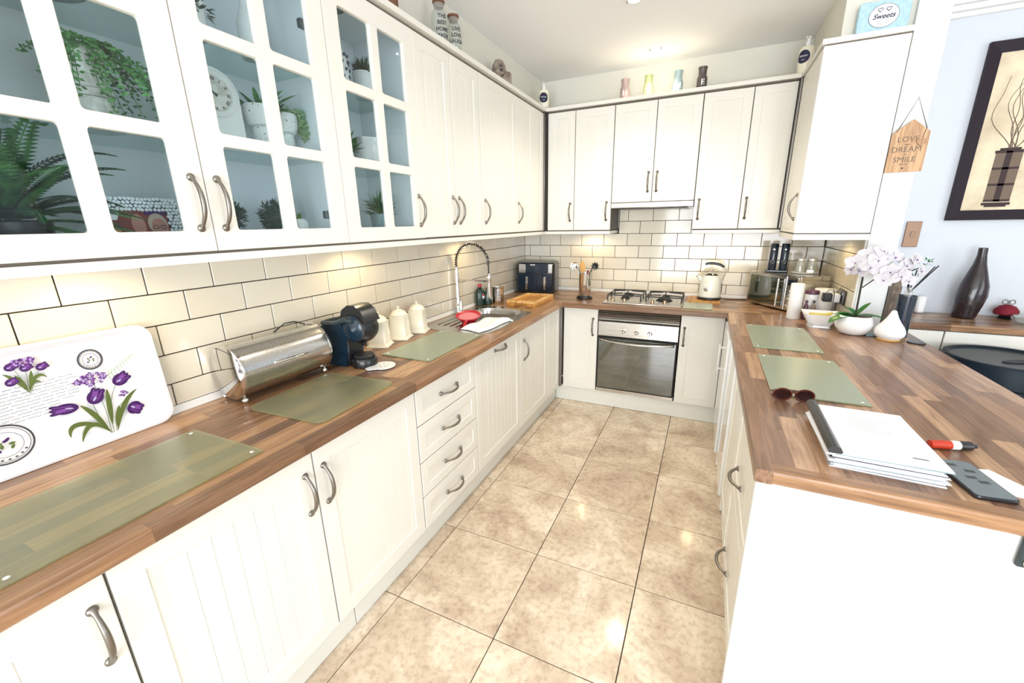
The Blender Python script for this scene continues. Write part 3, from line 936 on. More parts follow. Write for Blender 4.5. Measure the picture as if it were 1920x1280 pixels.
# ---- hob
hb = thing('gas_hob', 'stainless steel gas hob with black cast-iron pan supports and four knobs', 'hob', (1.205, -.335, WZ))
M().box(-.290, .290, -.255, .255, .0005, .009, HOBS, .004).build('steel_top', hb)
for x, y in ((-.225, -.165), (-.135, -.165), (.075, -.165), (.165, -.165)):
    m = M().lathe([(.018, 0), (.018, .003), (.014, .005), (.013, .020), (.011, .022), (0, .022)], FLOORW, seg=16)
    m.box(-.003, .003, -.013, .013, .02, .026, FLOORW, .001)
    m.build('knob', hb, (x, y, .009))
for x, y, r in ((-.15, .12, .040), (-.15, -.035, .030), (.15, .12, .030), (.15, -.035, .050)):
    m = M().lathe([(r * 1.25, 0), (r * 1.25, .004), (r, .006), (r, .014), (r * .8, .020), (r * .3, .022), (0, .022)], IRON, seg=18)
    m.build('burner', hb, (x, y, .009))
for cx in (-.15, .15):
    m = M()
    z = .036
    m.tube([(-.13, -.10, z), (.13, -.10, z), (.13, .19, z), (-.13, .19, z)], .005, IRON, 6, True)
    for (x, y) in ((-.13, -.10), (.13, -.10), (.13, .19), (-.13, .19), (-.13, .045), (.13, .045)):
        m.tube([(x, y, z), (x * 1.0, y, .012), (x, y, .001)], [.005, .005, .007], IRON, 6)
    for by in (.12, -.035):
        for a in range(4):
            dx, dy = math.cos(a * PI / 2), math.sin(a * PI / 2)
            x1 = dx * .13 if abs(dx) > .5 else 0
            y1 = (by + (.07 if dy > 0 else -.065)) if abs(dy) > .5 else by
            m.tube([(dx * .025, by + dy * .025, z + .006), (x1, y1, z)], .0045, IRON, 6)
    m.build('pan_support', hb, (cx, 0, .009))

# ================================================================ SINK, TAP AND WHAT STANDS BESIDE THEM
I4 = Matrix.Identity(4)
sk = thing('kitchen_sink', 'stainless steel inset sink with a ribbed draining board on its left', 'sink', (0, 0, WZ))
hole = rrect(.121, .472, -1.369, -1.066, .085, 7)
me = plate([rrect(.060, .538, -1.790, -1.000, .15, 10), hole[::-1]], .003, STEEL, .0010)
link('rim', me, sk, (0, 0, .0022))
m = M()
lv = [(0, .003, .085), (.006, -.02, .085), (.012, -.13, .08), (.035, -.150, .06), (.09, -.154, .03)]
vs = []; fs = []; n = 0
for ins, z, r in lv:
    pts = rrect(.121 + ins, .472 - ins, -1.369 + ins, -1.066 - ins, max(r, .01), 7); n = len(pts)
    vs += [(x, y, z) for x, y in pts]
for k in range(len(lv) - 1):
    for i in range(n):
        a, b = k * n + i, k * n + (i + 1) % n
        fs.append((a, a + n, b + n, b))
fs.append(tuple(range((len(lv) - 1) * n, len(lv) * n)))
m.add(vs, fs, STEEL)
bowl = m.build('bowl', sk)
M().lathe([(.035, 0), (.033, .003), (.02, .001), (0, .001)], CHROME, seg=20).build('drain', bowl, (.297, -1.218, -.154))
m = M()
for i in range(8):
    x = .125 + i * .047
    m.tube([(x, -1.70 + .02 * abs(i - 3.5) / 3, .0042), (x, -1.44, .0042)], .0038, STEEL, 6)
m.build('drainer_ribs', sk)

tp = thing('kitchen_tap', 'tall chrome spring-neck kitchen tap behind the sink', 'tap', (.040, -1.298, WZ))
m = M().lathe([(.026, .0), (.026, .006), (.019, .012), (.0165, .05), (.0135, .06), (.0135, .325), (0, .325)], CHROME, seg=18)
m.tube([(0, 0, .06), (.028, -.022, .06), (.042, -.034, .066)], .010, CHROME, 10)
m.build('column', tp)
M().lathe([(.013, -.03), (.013, .055), (.011, .058), (0, .058)], CHROME, c=(.046, -.037, .04), seg=14).build('lever', tp)
arc = []
for i in range(33):
    a = PI - PI * i / 32
    arc.append(Vector((.128 + .128 * math.cos(a), 0.0, .36 + .125 * math.sin(a))))
arc = [Vector((0, 0, .325))] + arc + [Vector((.256, 0, .345))]
m = M(); m.tube(arc + [Vector((.256, 0, .26))], .0050, IRON, 8); m.build('hose', tp)
m = M(); coil = []
NT = 30; Ls = [0]
for a, b in zip(arc, arc[1:]): Ls.append(Ls[-1] + (b - a).length)
for i in range(NT * 8 + 1):
    s_ = Ls[-1] * i / (NT * 8)
    k = max(j for j in range(len(Ls) - 1) if Ls[j] <= s_ + 1e-9)
    t = (s_ - Ls[k]) / max(1e-6, Ls[k + 1] - Ls[k])
    p = arc[k].lerp(arc[k + 1], t); d = (arc[k + 1] - arc[k]).normalized()
    u = Vector((0, 1, 0)); q = d.cross(u)
    a = 2 * PI * i / 8
    coil.append(p + (u * math.cos(a) + q * math.sin(a)) * .0115)
m.tube(coil, .0026, PEW, 5); m.build('spring', tp)
m = M().lathe([(.0, 0), (.012, 0), (.015, .02), (.012, .10), (.015, .118), (.0165, .120), (.0165, .150), (.008, .165), (0, .165)], CHROME, c=(.256, 0, .125), seg=16)
m.build('spray_head', tp)
m = M().tube([(.0, 0, .235), (.12, 0, .238), (.245, 0, .236)], .006, CHROME, 8)
m.lathe([(.017, -.012), (.017, .012), (0, .012)], CHROME, c=(0, 0, .235), seg=14)
m.build('support_arm', tp)

cl = thing('colander', 'red handled plastic colander lying on the draining board', 'colander', (.275, -1.55, WZ + .006), R(20), rot=(R(10), 0, R(20)))
m = M().lathe([(.040, .002), (.055, .012), (.070, .040), (.082, .046), (.082, .050), (.068, .046), (.052, .015), (0, .010)], RED, seg=26)
m.build('bowl', cl)
M().lathe([(.064, .041), (.050, .0185), (0, .0135)], PINK, seg=22).build('mesh_insert', cl)
M().tube([(0, -.080, .046), (0, -.14, .040), (0, -.155, .036)], [.009, .008, .006], RED, 8, flat=.5).build('handle', cl)
m = M(); NX, NY = 10, 16; vs = []
for i in range(NX + 1):
    for j in range(NY + 1):
        u, v = i / NX, j / NY
        x = -.075 + .15 * u; y = -.185 + .37 * v
        z = .016 + .007 * math.sin(7 * u + 3 * v) + .005 * math.sin(11 * v) - .010 * (abs(2 * u - 1) ** 4) - .008 * abs(2 * v - 1) ** 6
        vs.append((x + .01 * math.sin(6 * v), y + .008 * math.sin(5 * u), z))
k = len(vs); vs += [(x, y, -.001) for x, y, z in vs]
w_ = NY + 1; fs = []
for i in range(NX):
    for j in range(NY):
        a = i * w_ + j
        fs.append((a, a + w_, a + w_ + 1, a + 1)); fs.append((k + a, k + a + 1, k + a + w_ + 1, k + a + w_))
for i in range(NX):
    a = i * w_; fs.append((a, k + a, k + a + w_, a + w_)); a += NY; fs.append((a, a + w_, k + a + w_, k + a))
for j in range(NY):
    a = j; fs.append((a, a + 1, k + a + 1, k + a)); a = NX * w_ + j; fs.append((a, k + a, k + a + 1, a + 1))
m.add(vs, fs, CLOTH)
solid('tea_towel', 'folded white tea towel lying over the edge of the sink bowl', 'towel', m, loc=(.425, -1.565, WZ + .0085), rot=(0, 0, R(-8)))

b = thing('washing_up_liquid', 'dark green bottle with a red cap behind the sink', 'bottle', (.050, -.995, WZ))
M().lathe([(.028, 0), (.034, .004), (.034, .10), (.028, .125), (.013, .138), (.013, .146), (0, .146)], GREENB, seg=20, sy=1.25).build('bottle', b)
M().lathe([(.014, .0), (.014, .022), (0, .024)], RED, c=(0, 0, .146), seg=14).build('cap', b)
m = M(); m.x = T(.0335, -.006, .075) @ rotm(0, R(90), 0)
m.lathe([(.021, 0), (.021, .0015), (0, .0015)], WHITEM, seg=18, sy=.8)
m.x = T(.0343, -.006, .085) @ rotm(0, R(90), 0); m.lathe([(.014, 0), (.014, .0015), (0, .0015)], RED, seg=14, sx=.7)
m.build('label', b)
b = thing('washing_up_liquid', 'second dark green bottle, beside the steel pot', 'bottle', (.098, -.955, WZ))
M().lathe([(.024, 0), (.028, .004), (.028, .095), (.02, .115), (.011, .125), (.011, .14), (0, .14)], GREENB, seg=18, sy=1.2).build('bottle', b)
m = M(); m.x = T(.0272, -.004, .06) @ rotm(0, R(90), 0); m.lathe([(.017, 0), (.017, .0015), (0, .0015)], JBLUE, seg=16)
m.build('label', b)
m = M().lathe([(.044, 0), (.046, .004), (.046, .135), (.048, .138), (.0455, .138), (.043, .134), (.042, .01), (0, .01)], STEEL, seg=28)
for k in range(9):
    m.lathe([(.0462, .03 + k * .011), (.0468, .032 + k * .011), (.0462, .034 + k * .011)], STEEL, seg=28)
solid('utensil_pot', 'ribbed stainless steel pot behind the sink bowl', 'pot', m, loc=(.152, -.885, WZ))

# wooden carving board with well and finger slot
bd = thing('chopping_board', 'thick bamboo carving board with a sunken top, between sink and air fryer', 'board', (.370, -.732, WZ), R(-1))
me = plate([rrect(-.121, .121, -.2, .2, .006, 2), rrect(-.095, .095, -.165, .165, .02, 4)[::-1]], .016, BAMB, .001)
link('rim', me, bd, (0, 0, .032))
M().box(-.121, .121, -.185, .2, 0, .024, BAMB, .002).box(-.121, -.05, -.2, -.185, 0, .024, BAMB, .001).box(.05, .121, -.2, -.185, 0, .024, BAMB, .001).build('base', bd, smooth=False)

# ---- air fryer
af = thing('air_fryer', 'black two-drawer air fryer in the corner', 'air fryer', (.212, -.172, WZ), R(9))
body = rrect(-.178, .178, -.125, .125, .04, 6)
m = M(); m.prism(rrect(-.165, .165, -.112, .112, .04, 6), .002, .010, BLACK)
m.prism(body, .010, .250, BLACK); m.prism(body, .250, .272, BLACK, rrect(-.165, .165, -.112, .112, .04, 6))
m.build('body', af)
M().box(-.150, -.085, -.129, -.118, .180, .262, STEEL, .003).box(.118, .158, -.128, -.11, .180, .262, STEEL, .003).build('steel_trim', af)
M().box(-.084, .117, -.130, -.118, .178, .266, NAVY, .003).build('display', af)
me = bake(text_mesh('NINJA', .017, WHITEM, .0003, bold=.0004), FRONT)
link('lettering', me, af, (-.02, -.1304, .253))
for x0, x1, hx in ((-.158, .012, -.075), (.016, .158, .09)):
    o = M().box(x0, x1, -.131, -.115, .022, .172, NAVY, .005).build('drawer', af)
    M().box(hx - .011, hx + .011, -.150, -.131, .030, .150, STEEL, .005).build('handle', o)

# ---- utensil holder on its black base
uh = thing('utensil_holder', 'steel utensil cylinder on a black round base left of the hob', 'utensil holder', (.730, -.425, WZ))
M().lathe([(.058, 0), (.066, .004), (.066, .014), (.055, .024), (0, .024)], BLACK, seg=26).build('base', uh)
M().lathe([(.048, .024), (.049, .026), (.049, .205), (.050, .208), (.047, .208), (.046, .20), (.046, .03), (0, .03)], CHROME, seg=26).build('cylinder', uh)
def utensil(name, label, pts, r, m_, extra=None):
    t = thing(name, label, 'utensil', (.730, -.425, WZ))
    M().tube(pts, r, m_, 8).build('handle', t)
    if extra:
        mm = M(); extra(mm); mm.build('head', t)
def ladle(mm):
    mm.x = T(-.088, -.01, .262) @ rotm(R(70), R(-20), 0)
    mm.lathe([(.004, -.018), (.022, -.012), (.034, .002), (.036, .010), (.033, .009), (.021, -.008), (0, -.014)], CHROME, seg=18)
utensil('ladle', 'shiny steel ladle leaning left in the utensil cylinder', [(.0, 0, .035), (-.035, -.005, .20), (-.052, -.008, .24)], .004, BLACK, ladle)
def spoonh(mm):
    mm.x = T(-.022, -.01, .262) @ rotm(0, R(-3), 0)
    mm.ball((0, 0, 0), (.024, .006, .045), SPOONW, 14, 10)
utensil('wooden_spoon', 'wooden spoon standing in the utensil cylinder', [(.002, .01, .035), (-.018, -.006, .215), (-.021, -.009, .235)], .005, SPOONW, spoonh)
def server(mm):
    mm.x = T(.082, -.012, .270) @ rotm(R(80), R(25), 0)
    mm.lathe([(.003, -.012), (.020, -.006), (.026, .004), (.024, .004), (.018, -.003), (0, -.008)], BLACK, seg=16)
    for k in range(9):
        a = 2 * PI * k / 9
        mm.tube([(.024 * math.cos(a), .024 * math.sin(a), .004), (.035 * math.cos(a), .035 * math.sin(a), .010)], .003, BLACK, 5)
utensil('spaghetti_server', 'black spaghetti server leaning right in the utensil cylinder', [(-.005, 0, .035), (.035, -.006, .205), (.058, -.010, .250)], .004, BLACK, server)
utensil('spatula', 'red-handled utensil in the utensil cylinder', [(.0, -.02, .035), (.022, -.012, .215), (.026, -.012, .235)], .007, DKRED)

# ---- kettle, boards
tag(M().box(1.520, 1.752, -.345, -.100, .0005, .016, BAMB, .002).build('wooden_board', loc=(0, 0, WZ)), 'thin wooden board under the kettle', 'board')
def gboard(label, cx, cy, w_, l_, rz, m_, r=.006, studs=True):
    t = thing('glass_board', label, 'worktop saver', (cx, cy, WZ + .0006), R(rz))
    me = plate([rrect(-w_ / 2, w_ / 2, -l_ / 2, l_ / 2, r, 6)], .005, m_, .0008)
    link('glass', me, t, (0, 0, .0036))
    if studs:
        sm = M().lathe([(.005, 0), (.005, .0008), (.003, .0015), (0, .0015)], WHITEM, seg=10).mesh('stud')
        for sx in (-1, 1):
            for sy in (-1, 1): link('stud', sm, t, (sx * (w_ / 2 - .022), sy * (l_ / 2 - .022), .006))
gboard('long green glass worktop saver nearest the camera, below the flowered tray', .385, -3.395, .325, .51, 1, BOARDG)
gboard('green glass worktop saver with rounded corners in front of the bread bin', .378, -2.775, .345, .385, 3, BOARDG, .035, False)
gboard('green glass worktop saver between the canisters and the sink', .366, -2.05, .283, .505, 0, BOARDW)
gboard('small green glass worktop saver beside the hob, in front of the kettle', 1.600, -.478, .198, .245, 0, BOARDW, studs=False)
gboard('green glass worktop saver at the far end of the breakfast bar', 2.025, -1.250, .290, .508, 0, BOARDW)
gboard('green glass worktop saver next to the sunglasses on the breakfast bar', 2.034, -1.882, .290, .506, 0, BOARDW)

kt = thing('kettle', 'cream traditional kettle with a black handle on the wooden board', 'kettle', (1.672, -.205, WZ + .0165))
M().lathe([(.080, 0), (.088, .004), (.088, .014), (.080, .020), (0, .020)], BLACK, seg=28).build('base', kt)
M().lathe([(.080, .020), (.0815, .026), (.079, .09), (.074, .14), (.064, .178), (.058, .186), (0, .186)], KETC, seg=32).build('body', kt)
m = M().lathe([(.060, .186), (.061, .190), (.050, .200), (.020, .208), (0, .209)], CHROME, seg=28)
m.lathe([(.006, .208), (.005, .214), (.011, .222), (.009, .229), (0, .231)], CHROME, seg=14)
m.build('lid', kt)
m = M().tube([(-.060, 0, .130), (-.082, -.002, .165), (-.098, -.003, .180)], [.017, .013, .011], KETC, 10)
m.tube([(-.092, -.003, .174), (-.103, -.003, .184)], [.0125, .0125], CHROME, 10)
m.build('spout', kt)
m = M().tube([(.074, 0, .135), (.080, 0, .165), (.092, 0, .20), (.094, 0, .232), (.080, 0, .250)], [.012, .007, .006, .007, .008], CHROME, 8)
m.tube([(.082, 0, .249), (.055, 0, .266), (.01, 0, .276), (-.03, 0, .275), (-.052, 0, .268)], [.008, .0105, .011, .010, .008], BLACK, 10)
m.build('handle', kt)
M().box(.0785, .083, -.010, .010, .045, .125, DKGREY, .002).build('level_window', kt)
m = M(); m.x = T(-.028, -.0745, .082) @ rotm(R(90), 0, R(-20))
m.lathe([(.017, 0), (.017, .002), (.014, .003), (0, .003)], STEEL, seg=20, sy=.8)
m.build('badge', kt)
M().box(-.038, -.014, -.0765, -.070, .030, .042, STEEL, .001).build('name_plate', kt, rot=(0, 0, R(-4)))
tag(M().tube([(1.758, -.17, .897), (1.80, -.12, .884), (1.87, -.10, .884), (1.95, -.07, .884), (2.02, -.06, .884)], .0032, BLACK, 6).build('power_cord'), 'black cord running from the kettle behind the microwave', 'cord')

# ================================================================ LEFT WORKTOP: bin, coffee machine, canisters
bb = thing('bread_bin', 'brushed steel roll-top bread bin lying along the tiles', 'bread bin', (.113, -2.766, WZ))
m = M(); m.x = T(0, 0, .113) @ rotm(R(90), 0, 0)
m.lathe([(.0955, -.180), (.0955, .180)], STEEL, seg=56)
m.v = m.v; m.build('drum', bb)
m = M(); m.x = T(0, 0, .113) @ rotm(R(90), 0, 0)
lid = M(); pts0 = []
for i in range(25):
    a = R(-62 + 140 * i / 24)
    pts0.append((.0985 * math.cos(a), .113 + .0985 * math.sin(a)))
vs = [(x, -.178, z) for x, z in pts0] + [(x, .178, z) for x, z in pts0]
lid.add(vs, [(i, i + 1, i + 26, i + 25) for i in range(24)], STEEL)
lo = lid.build('roll_lid', bb)
mh = M().tube([(.0985, -.070, .130), (.108, -.055, .131), (.113, 0, .132), (.108, .055, .131), (.0985, .070, .130)], [.0035, .0035, .0045, .0035, .0035], CHROME, 8)
mh.build('handle', lo)
for sy in (-1, 1):
    m = M(); m.x = T(0, sy * .180, .113) @ rotm(R(90 * sy), 0, 0)
    m.lathe([(.099, 0), (.1005, -.003), (.1005, -.010), (.097, -.011), (0, -.012)][:: -1] if False else [(0, -.0105), (.097, -.0105), (.1005, -.008), (.1005, 0), (.097, .001), (0, .001)], POLI, seg=48)
    m.build('end_cap', bb)
for x, y in ((-.066, -.176), (-.066, .176), (.050, -.176), (.050, .176)):
    M().ball((0, 0, 0), .0115, CHROME, 14, 10).tube([(0, 0, .008), (0, 0, .03)], .005, CHROME, 8).build('foot', bb, (x, y, .0118))

cf = thing('coffee_machine', 'dark blue and black capsule coffee machine between bread bin and canisters', 'coffee machine', (.168, -2.450, WZ), R(90))
def side_extrude(m, prof, x0, x1, mt):      # profile in (y,z), extruded along x
    n = len(prof)
    vs = [(x0, y, z) for y, z in prof] + [(x1, y, z) for y, z in prof]
    m.add(vs, [tuple(range(n)), tuple(range(n, 2 * n))[::-1]] + [(i, i + n, (i + 1) % n + n, (i + 1) % n) for i in range(n)], mt)
m = M()
side_extrude(m, [(.110, .002), (-.030, .002), (-.040, .06), (-.042, .12), (-.06, .16), (-.02, .21), (.06, .20), (.115, .17), (.122, .09)], -.052, .052, BLUEBLK)
m.build('body', cf)
# rounded head
m = M(); m.x = T(0, -.088, .182) @ rotm(0, R(90), 0)
m.lathe([(0, -.058), (.046, -.054), (.062, -.040), (.066, -.015), (.066, .015), (.062, .040), (.046, .054), (0, .058)], BLUEBLK, seg=28)
m.x = T(0, -.095, .182) @ rotm(0, R(90), 0)
m.lathe([(0, -.048), (.060, -.045), (.070, -.02), (.070, .02), (.060, .045), (0, .048)], BLACK, seg=28)
m.build('head', cf)
m = M()
side_extrude(m, [(-.02, .225), (-.035, .262), (-.07, .284), (-.11, .285), (-.145, .262), (-.168, .215), (-.158, .212), (-.13, .238), (-.09, .245)], -.044, .044, BLACK)
m.build('capsule_lid', cf)
m = M()
m.tube([(-.050, -.10, .215), (-.057, -.06, .222), (-.058, -.01, .205), (-.055, .05, .198), (-.05, .085, .196)], [.012, .012, .011, .010, .010], DKGREY, 8)
m.tube([(-.05, .085, .196), (0, .096, .196), (.05, .085, .196)], .010, DKGREY, 8)
m.tube([(.050, -.10, .215), (.057, -.06, .222), (.058, -.01, .205), (.055, .05, .198), (.05, .085, .196)], [.012, .012, .011, .010, .010], DKGREY, 8)
m.build('lever', cf)
m = M(); m.lathe([(.038, 0), (.056, .004), (.058, .028), (.052, .040), (0, .040)], BLACK, seg=26)
m.lathe([(.044, .040), (.046, .050), (.040, .056), (0, .055)], IRON, seg=22)
m.build('drip_tray', cf, (0, -.092, .001))
M().box(-.045, .045, -.045, -.028, .002, .13, BLACK, .01).build('front_panel', cf)
m = M().lathe([(.010, 0), (.016, .02), (.016, .03), (0, .03)], BLACK, seg=14); m.build('spout', cf, (0, -.100, .098))

def canister(x, y, rz, label):
    t = thing('canister', label, 'canister', (x, y, WZ), R(rz), 'square cream ceramic canisters')
    m = M(); a, b_, c_ = .046, .0425, .056
    lv = [(c_, .0005, .004), (c_, .006, .006), (.049, .016, .008), (a, .022, .008), (b_, .125, .008), (.044, .130, .008), (.044, .134, .008)]
    vs = []; fs = []; n = 0
    for h, z, r in lv:
        p = rrect(-h, h, -h, h, r, 3); n = len(p); vs += [(x_, y_, z) for x_, y_ in p]
    for k in range(len(lv) - 1):
        for i in range(n):
            p, q = k * n + i, k * n + (i + 1) % n
            fs.append((p, q, q + n, p + n))
    fs.append(tuple(range(n))[::-1]); fs.append(tuple(range((len(lv) - 1) * n, len(lv) * n)))
    m.add(vs, fs, CREAM); m.build('body', t)
    m = M()
    for s in range(4):
        m.x = rotm(0, 0, s * PI / 2)
        for k in range(9):
            m.ball((-.050 + k * .0125, -.0558, .004), (.0055, .003, .0042), CREAM, 6, 4)
    m.build('scalloped_foot', t)
    m = M().lathe([(.044, 0), (.047, .003), (.045, .008), (.034, .022), (.016, .032), (.006, .034), (.006, .038), (.010, .043), (.008, .049), (0, .052)], CREAM, c=(0, 0, .134), seg=26)
    m.build('lid', t)
    m = M()
    for k in range(3): m.box(-.018 + .003 * k, .018 - .003 * k, -.0452, -.042, .095 - k * .016, .098 - k * .016, CREAM, .001)
    m.build('raised_lettering', t, rot=(0, 0, R(90)))
    return t
canister(.100, -2.172, 22, 'cream canister nearest the coffee machine')
canister(.100, -2.008, 20, 'middle of the three cream canisters')
canister(.100, -1.845, 20, 'cream canister nearest the sink')
sr = thing('spoon_rest', 'white ceramic spoon rest with a pointed lip, in front of the coffee machine', 'spoon rest', (.352, -2.432, WZ), R(-25))
pts = [( .056 * math.cos(a), .052 * math.sin(a)) for a in [R(-65 + 310 * i / 24) for i in range(25)]]
pts = pts[:25] + [(-.012, -.085), (.006, -.085)]
pts = [(.052 * math.cos(R(a)), .052 * math.sin(R(a))) for a in range(-60, 241, 12)] + [(-.012, -.080), (.012, -.080)]
m = M(); m.prism([(x * .85, y * .85) for x, y in pts], .0005, .004, WHITEC, pts); m.prism(pts, .004, .008, WHITEC)
m.build('dish', sr)
m = M()
for a in range(5): m.ball((.02 * math.cos(a * 1.3), .02 * math.sin(a * 1.3), .0082), (.007, .003, .0005), FADED, 6, 4)
m.build('print', sr)

tag(M().tube([(.03, -2.70, 1.075), (.05, -2.66, 1.106), (.06, -2.62, 1.106), (.055, -2.572, 1.085), (.04, -2.545, 1.03), (.03, -2.53, .96), (.02, -2.525, .90)], .0028, BLACK, 6).build('power_cord'), 'black cord looping over the far end of the bread bin', 'cord')
# ================================================================ THE FLOWERED TRAY
TX = .046; TILT = R(4.6)
ty = thing('serving_tray', 'white melamine tray printed with purple tulips, leaning on the tiles', 'tray', (TX, -3.36, WZ + .0005), rot=(-TILT, 0, R(90)))
out = rrect(-.245, .248, 0, .328, .045, 8)
inn = rrect(-.222, .225, .022, .306, .035, 8)
m = M(); n = len(out)
vs = [(x, 0, z) for x, z in out] + [(x, -.014, z) for x, z in out]
o2 = [((x + a) / 2, (z + b_) / 2) for (x, z), (a, b_) in zip(out, inn)]
vs += [(a * .35 + x * .65, -.016, b_ * .35 + z * .65) for (x, z), (a, b_) in zip(out, inn)] + [(x, -.004, z) for x, z in inn]
fs = []
for k in range(3):
    for i in range(n):
        p, q = k * n + i, k * n + (i + 1) % n
        fs.append((p, q, q + n, p + n))
fs.append(tuple(range(3 * n, 4 * n))); fs.append(tuple(range(n))[::-1])
m.add(vs, [f[::-1] for f in fs], TRAYM); m.build('tray', ty)
def tp_(p):   # world (y,z) on the tray -> local print point
    return (p[0] + 3.36, (p[1] - WZ) / math.cos(TILT))
class Pr:
    def __init__(s): s.m = M(); s.k = 0
    def poly(s, pts, mt, w=True):
        s.k += 1; y = -.0045 - s.k * .00001
        q = [tp_(p) if w else p for p in pts]
        s.m.add([(a, y, b_) for a, b_ in q], [tuple(range(len(q)))], mt)
    def ell(s, c, a, b_, rot, mt, n=20, w=True):
        c = tp_(c) if w else c; r = R(rot)
        s.poly([(c[0] + a * math.cos(t) * math.cos(r) - b_ * math.sin(t) * math.sin(r), c[1] + a * math.cos(t) * math.sin(r) + b_ * math.sin(t) * math.cos(r)) for t in [2 * PI * i / n for i in range(n)]], mt, False)
    def line(s, pts, wd, mt, w=True, taper=False):
        q = [tp_(p) if w else p for p in pts]
        L, Rr = [], []
        for i, p in enumerate(q):
            a = q[max(0, i - 1)]; b_ = q[min(len(q) - 1, i + 1)]
            d = math.hypot(b_[0] - a[0], b_[1] - a[1]) or 1
            h = wd / 2 * ((1 - abs(2 * i / (len(q) - 1) - 1) ** 2 * .85) if taper else 1)
            nx, ny = -(b_[1] - a[1]) / d * h, (b_[0] - a[0]) / d * h
            L.append((p[0] + nx, p[1] + ny)); Rr.append((p[0] - nx, p[1] - ny))
        for i in range(len(q) - 1): s.poly([L[i], L[i + 1], Rr[i + 1], Rr[i]], mt, False)
    def ring(s, c, a, b_, wd, mt, w=True, n=40):
        c = tp_(c) if w else c
        s.line([(c[0] + a * math.cos(2 * PI * i / n), c[1] + b_ * math.sin(2 * PI * i / n)) for i in range(n + 1)], wd, mt, False)
def bez(p, n=10):
    if len(p) == 3:
        a, b_, c = p
        return [((1 - t) ** 2 * a[0] + 2 * t * (1 - t) * b_[0] + t * t * c[0], (1 - t) ** 2 * a[1] + 2 * t * (1 - t) * b_[1] + t * t * c[1]) for t in [i / n for i in range(n + 1)]]
    return p
rnd = random.Random(4)
pr = Pr()
for k in range(11):      # old handwriting, illegible loops
    z0 = 1.100 - k * .0085
    x = -3.468; end = -3.325 if k < 8 else -3.375
    while x < end:
        L = rnd.uniform(.012, .03); pts = []
        for i in range(9):
            pts.append((x + L * i / 8, z0 + (x + 3.47) * .02 + .0013 * math.sin(i * 2.1 + k) + rnd.uniform(-.0006, .0006)))
        pr.line(pts, (.0013), FADED); x += L + rnd.uniform(.002, .006)
pr.build = None
for c, a, b_ in (((-3.269, 1.132), .026, .028), ((-3.478, .968), .052, .050)):
    pr.ring(c, a, b_, .0040, INK); pr.ring(c, a * .88, b_ * .88, .0012, INK); pr.ring(c, a * .64, b_ * .64, .0010, INK)
    for k in range(7):
        pr.ell((c[0] + a * .25 * math.cos(k), c[1] + b_ * .25 * math.sin(k * 1.7)), a * .12, b_ * .07, k * 40, PURPLE if k % 2 else OLIVE, 8)
    for k in range(7):
        an = R(-145 + k * 18)
        pr.ell((c[0] + a * .78 * math.cos(an), c[1] + b_ * .78 * math.sin(an)), a * .06, b_ * .045, 0, INK, 6)
def bouquet(f):
    for a, b_, c in f['leaf']: pr.line(bez((a, b_, c), 12), f['lw'], OLIVE, taper=True)
    for a, b_, c in f['stem']: pr.line(bez((a, b_, c), 8), .0014 * f['s'], OLIVE)
S1 = dict(s=1, lw=.013, leaf=[((-3.280, .911), (-3.30, .985), (-3.322, 1.010)), ((-3.280, .911), (-3.315, .985), (-3.343, .908)), ((-3.262, .908), (-3.235, .99), (-3.190, 1.012)), ((-3.270, .93), (-3.262, .99), (-3.257, 1.036)), ((-3.262, .92), (-3.250, .95), (-3.243, .978)), ((-3.283, .93), (-3.36, .99), (-3.362, .932))],
    stem=[((-3.272, .905), (-3.268, .99), (-3.236, 1.04)), ((-3.275, .905), (-3.295, .95), (-3.296, 1.01)), ((-3.266, .905), (-3.25, .99), (-3.224, .985)), ((-3.278, .905), (-3.27, .99), (-3.28, 1.06)), ((-3.30, .94), (-3.285, .925), (-3.278, .905))])
bouquet(S1)
S2 = dict(s=.7, lw=.008, leaf=[((-3.405, 1.085), (-3.42, 1.13), (-3.437, 1.143)), ((-3.405, 1.085), (-3.41, 1.12), (-3.418, 1.134)), ((-3.402, 1.085), (-3.395, 1.12), (-3.378, 1.103)), ((-3.400, 1.09), (-3.392, 1.12), (-3.388, 1.138)), ((-3.402, 1.09), (-3.38, 1.14), (-3.364, 1.112))],
    stem=[((-3.404, 1.08), (-3.40, 1.12), (-3.396, 1.145)), ((-3.404, 1.08), (-3.41, 1.14), (-3.42, 1.158)), ((-3.402, 1.08), (-3.385, 1.12), (-3.370, 1.14))])
bouquet(S2)
def tulip(c, a, b_, rot):
    r = R(rot); cr, sr = math.cos(r), math.sin(r)
    pr.ell((c[0] - a * .12 * cr, c[1] - a * .12 * sr), a * .88, b_, rot, PURPLE)
    for k_ in (-1, 0, 1):
        pr.ell((c[0] + a * .38 * cr - b_ * .42 * k_ * sr, c[1] + a * .38 * sr + b_ * .42 * k_ * cr), a * .62, b_ * .38, rot + 16 * k_, PURPLE, 14)
        pr.line([(c[0] - a * .5 * cr - b_ * .35 * k_ * sr, c[1] - a * .5 * sr + b_ * .35 * k_ * cr), (c[0] + a * .7 * cr - b_ * .5 * k_ * sr, c[1] + a * .7 * sr + b_ * .5 * k_ * cr)], b_ * .12, LILAC)
    q = (c[0] - a * .25 * math.cos(r), c[1] - a * .25 * math.sin(r))
    pr.ell((c[0] + a * .22 * math.cos(r + .5), c[1] + a * .22 * math.sin(r + .5)), a * .4, b_ * .30, rot + 12, LILAC, 14)
    pr.ell((c[0] - a * .35 * math.cos(r), c[1] - a * .35 * math.sin(r)), a * .30, b_ * .16, rot - 10, PALEV, 12)
tulip((-3.356, 1.014), .030, .015, 172)
tulip((-3.285, 1.026), .024, .019, 60)
tulip((-3.218, 1.056), .023, .018, 30)
tulip((-3.207, .957), .020, .020, -40)
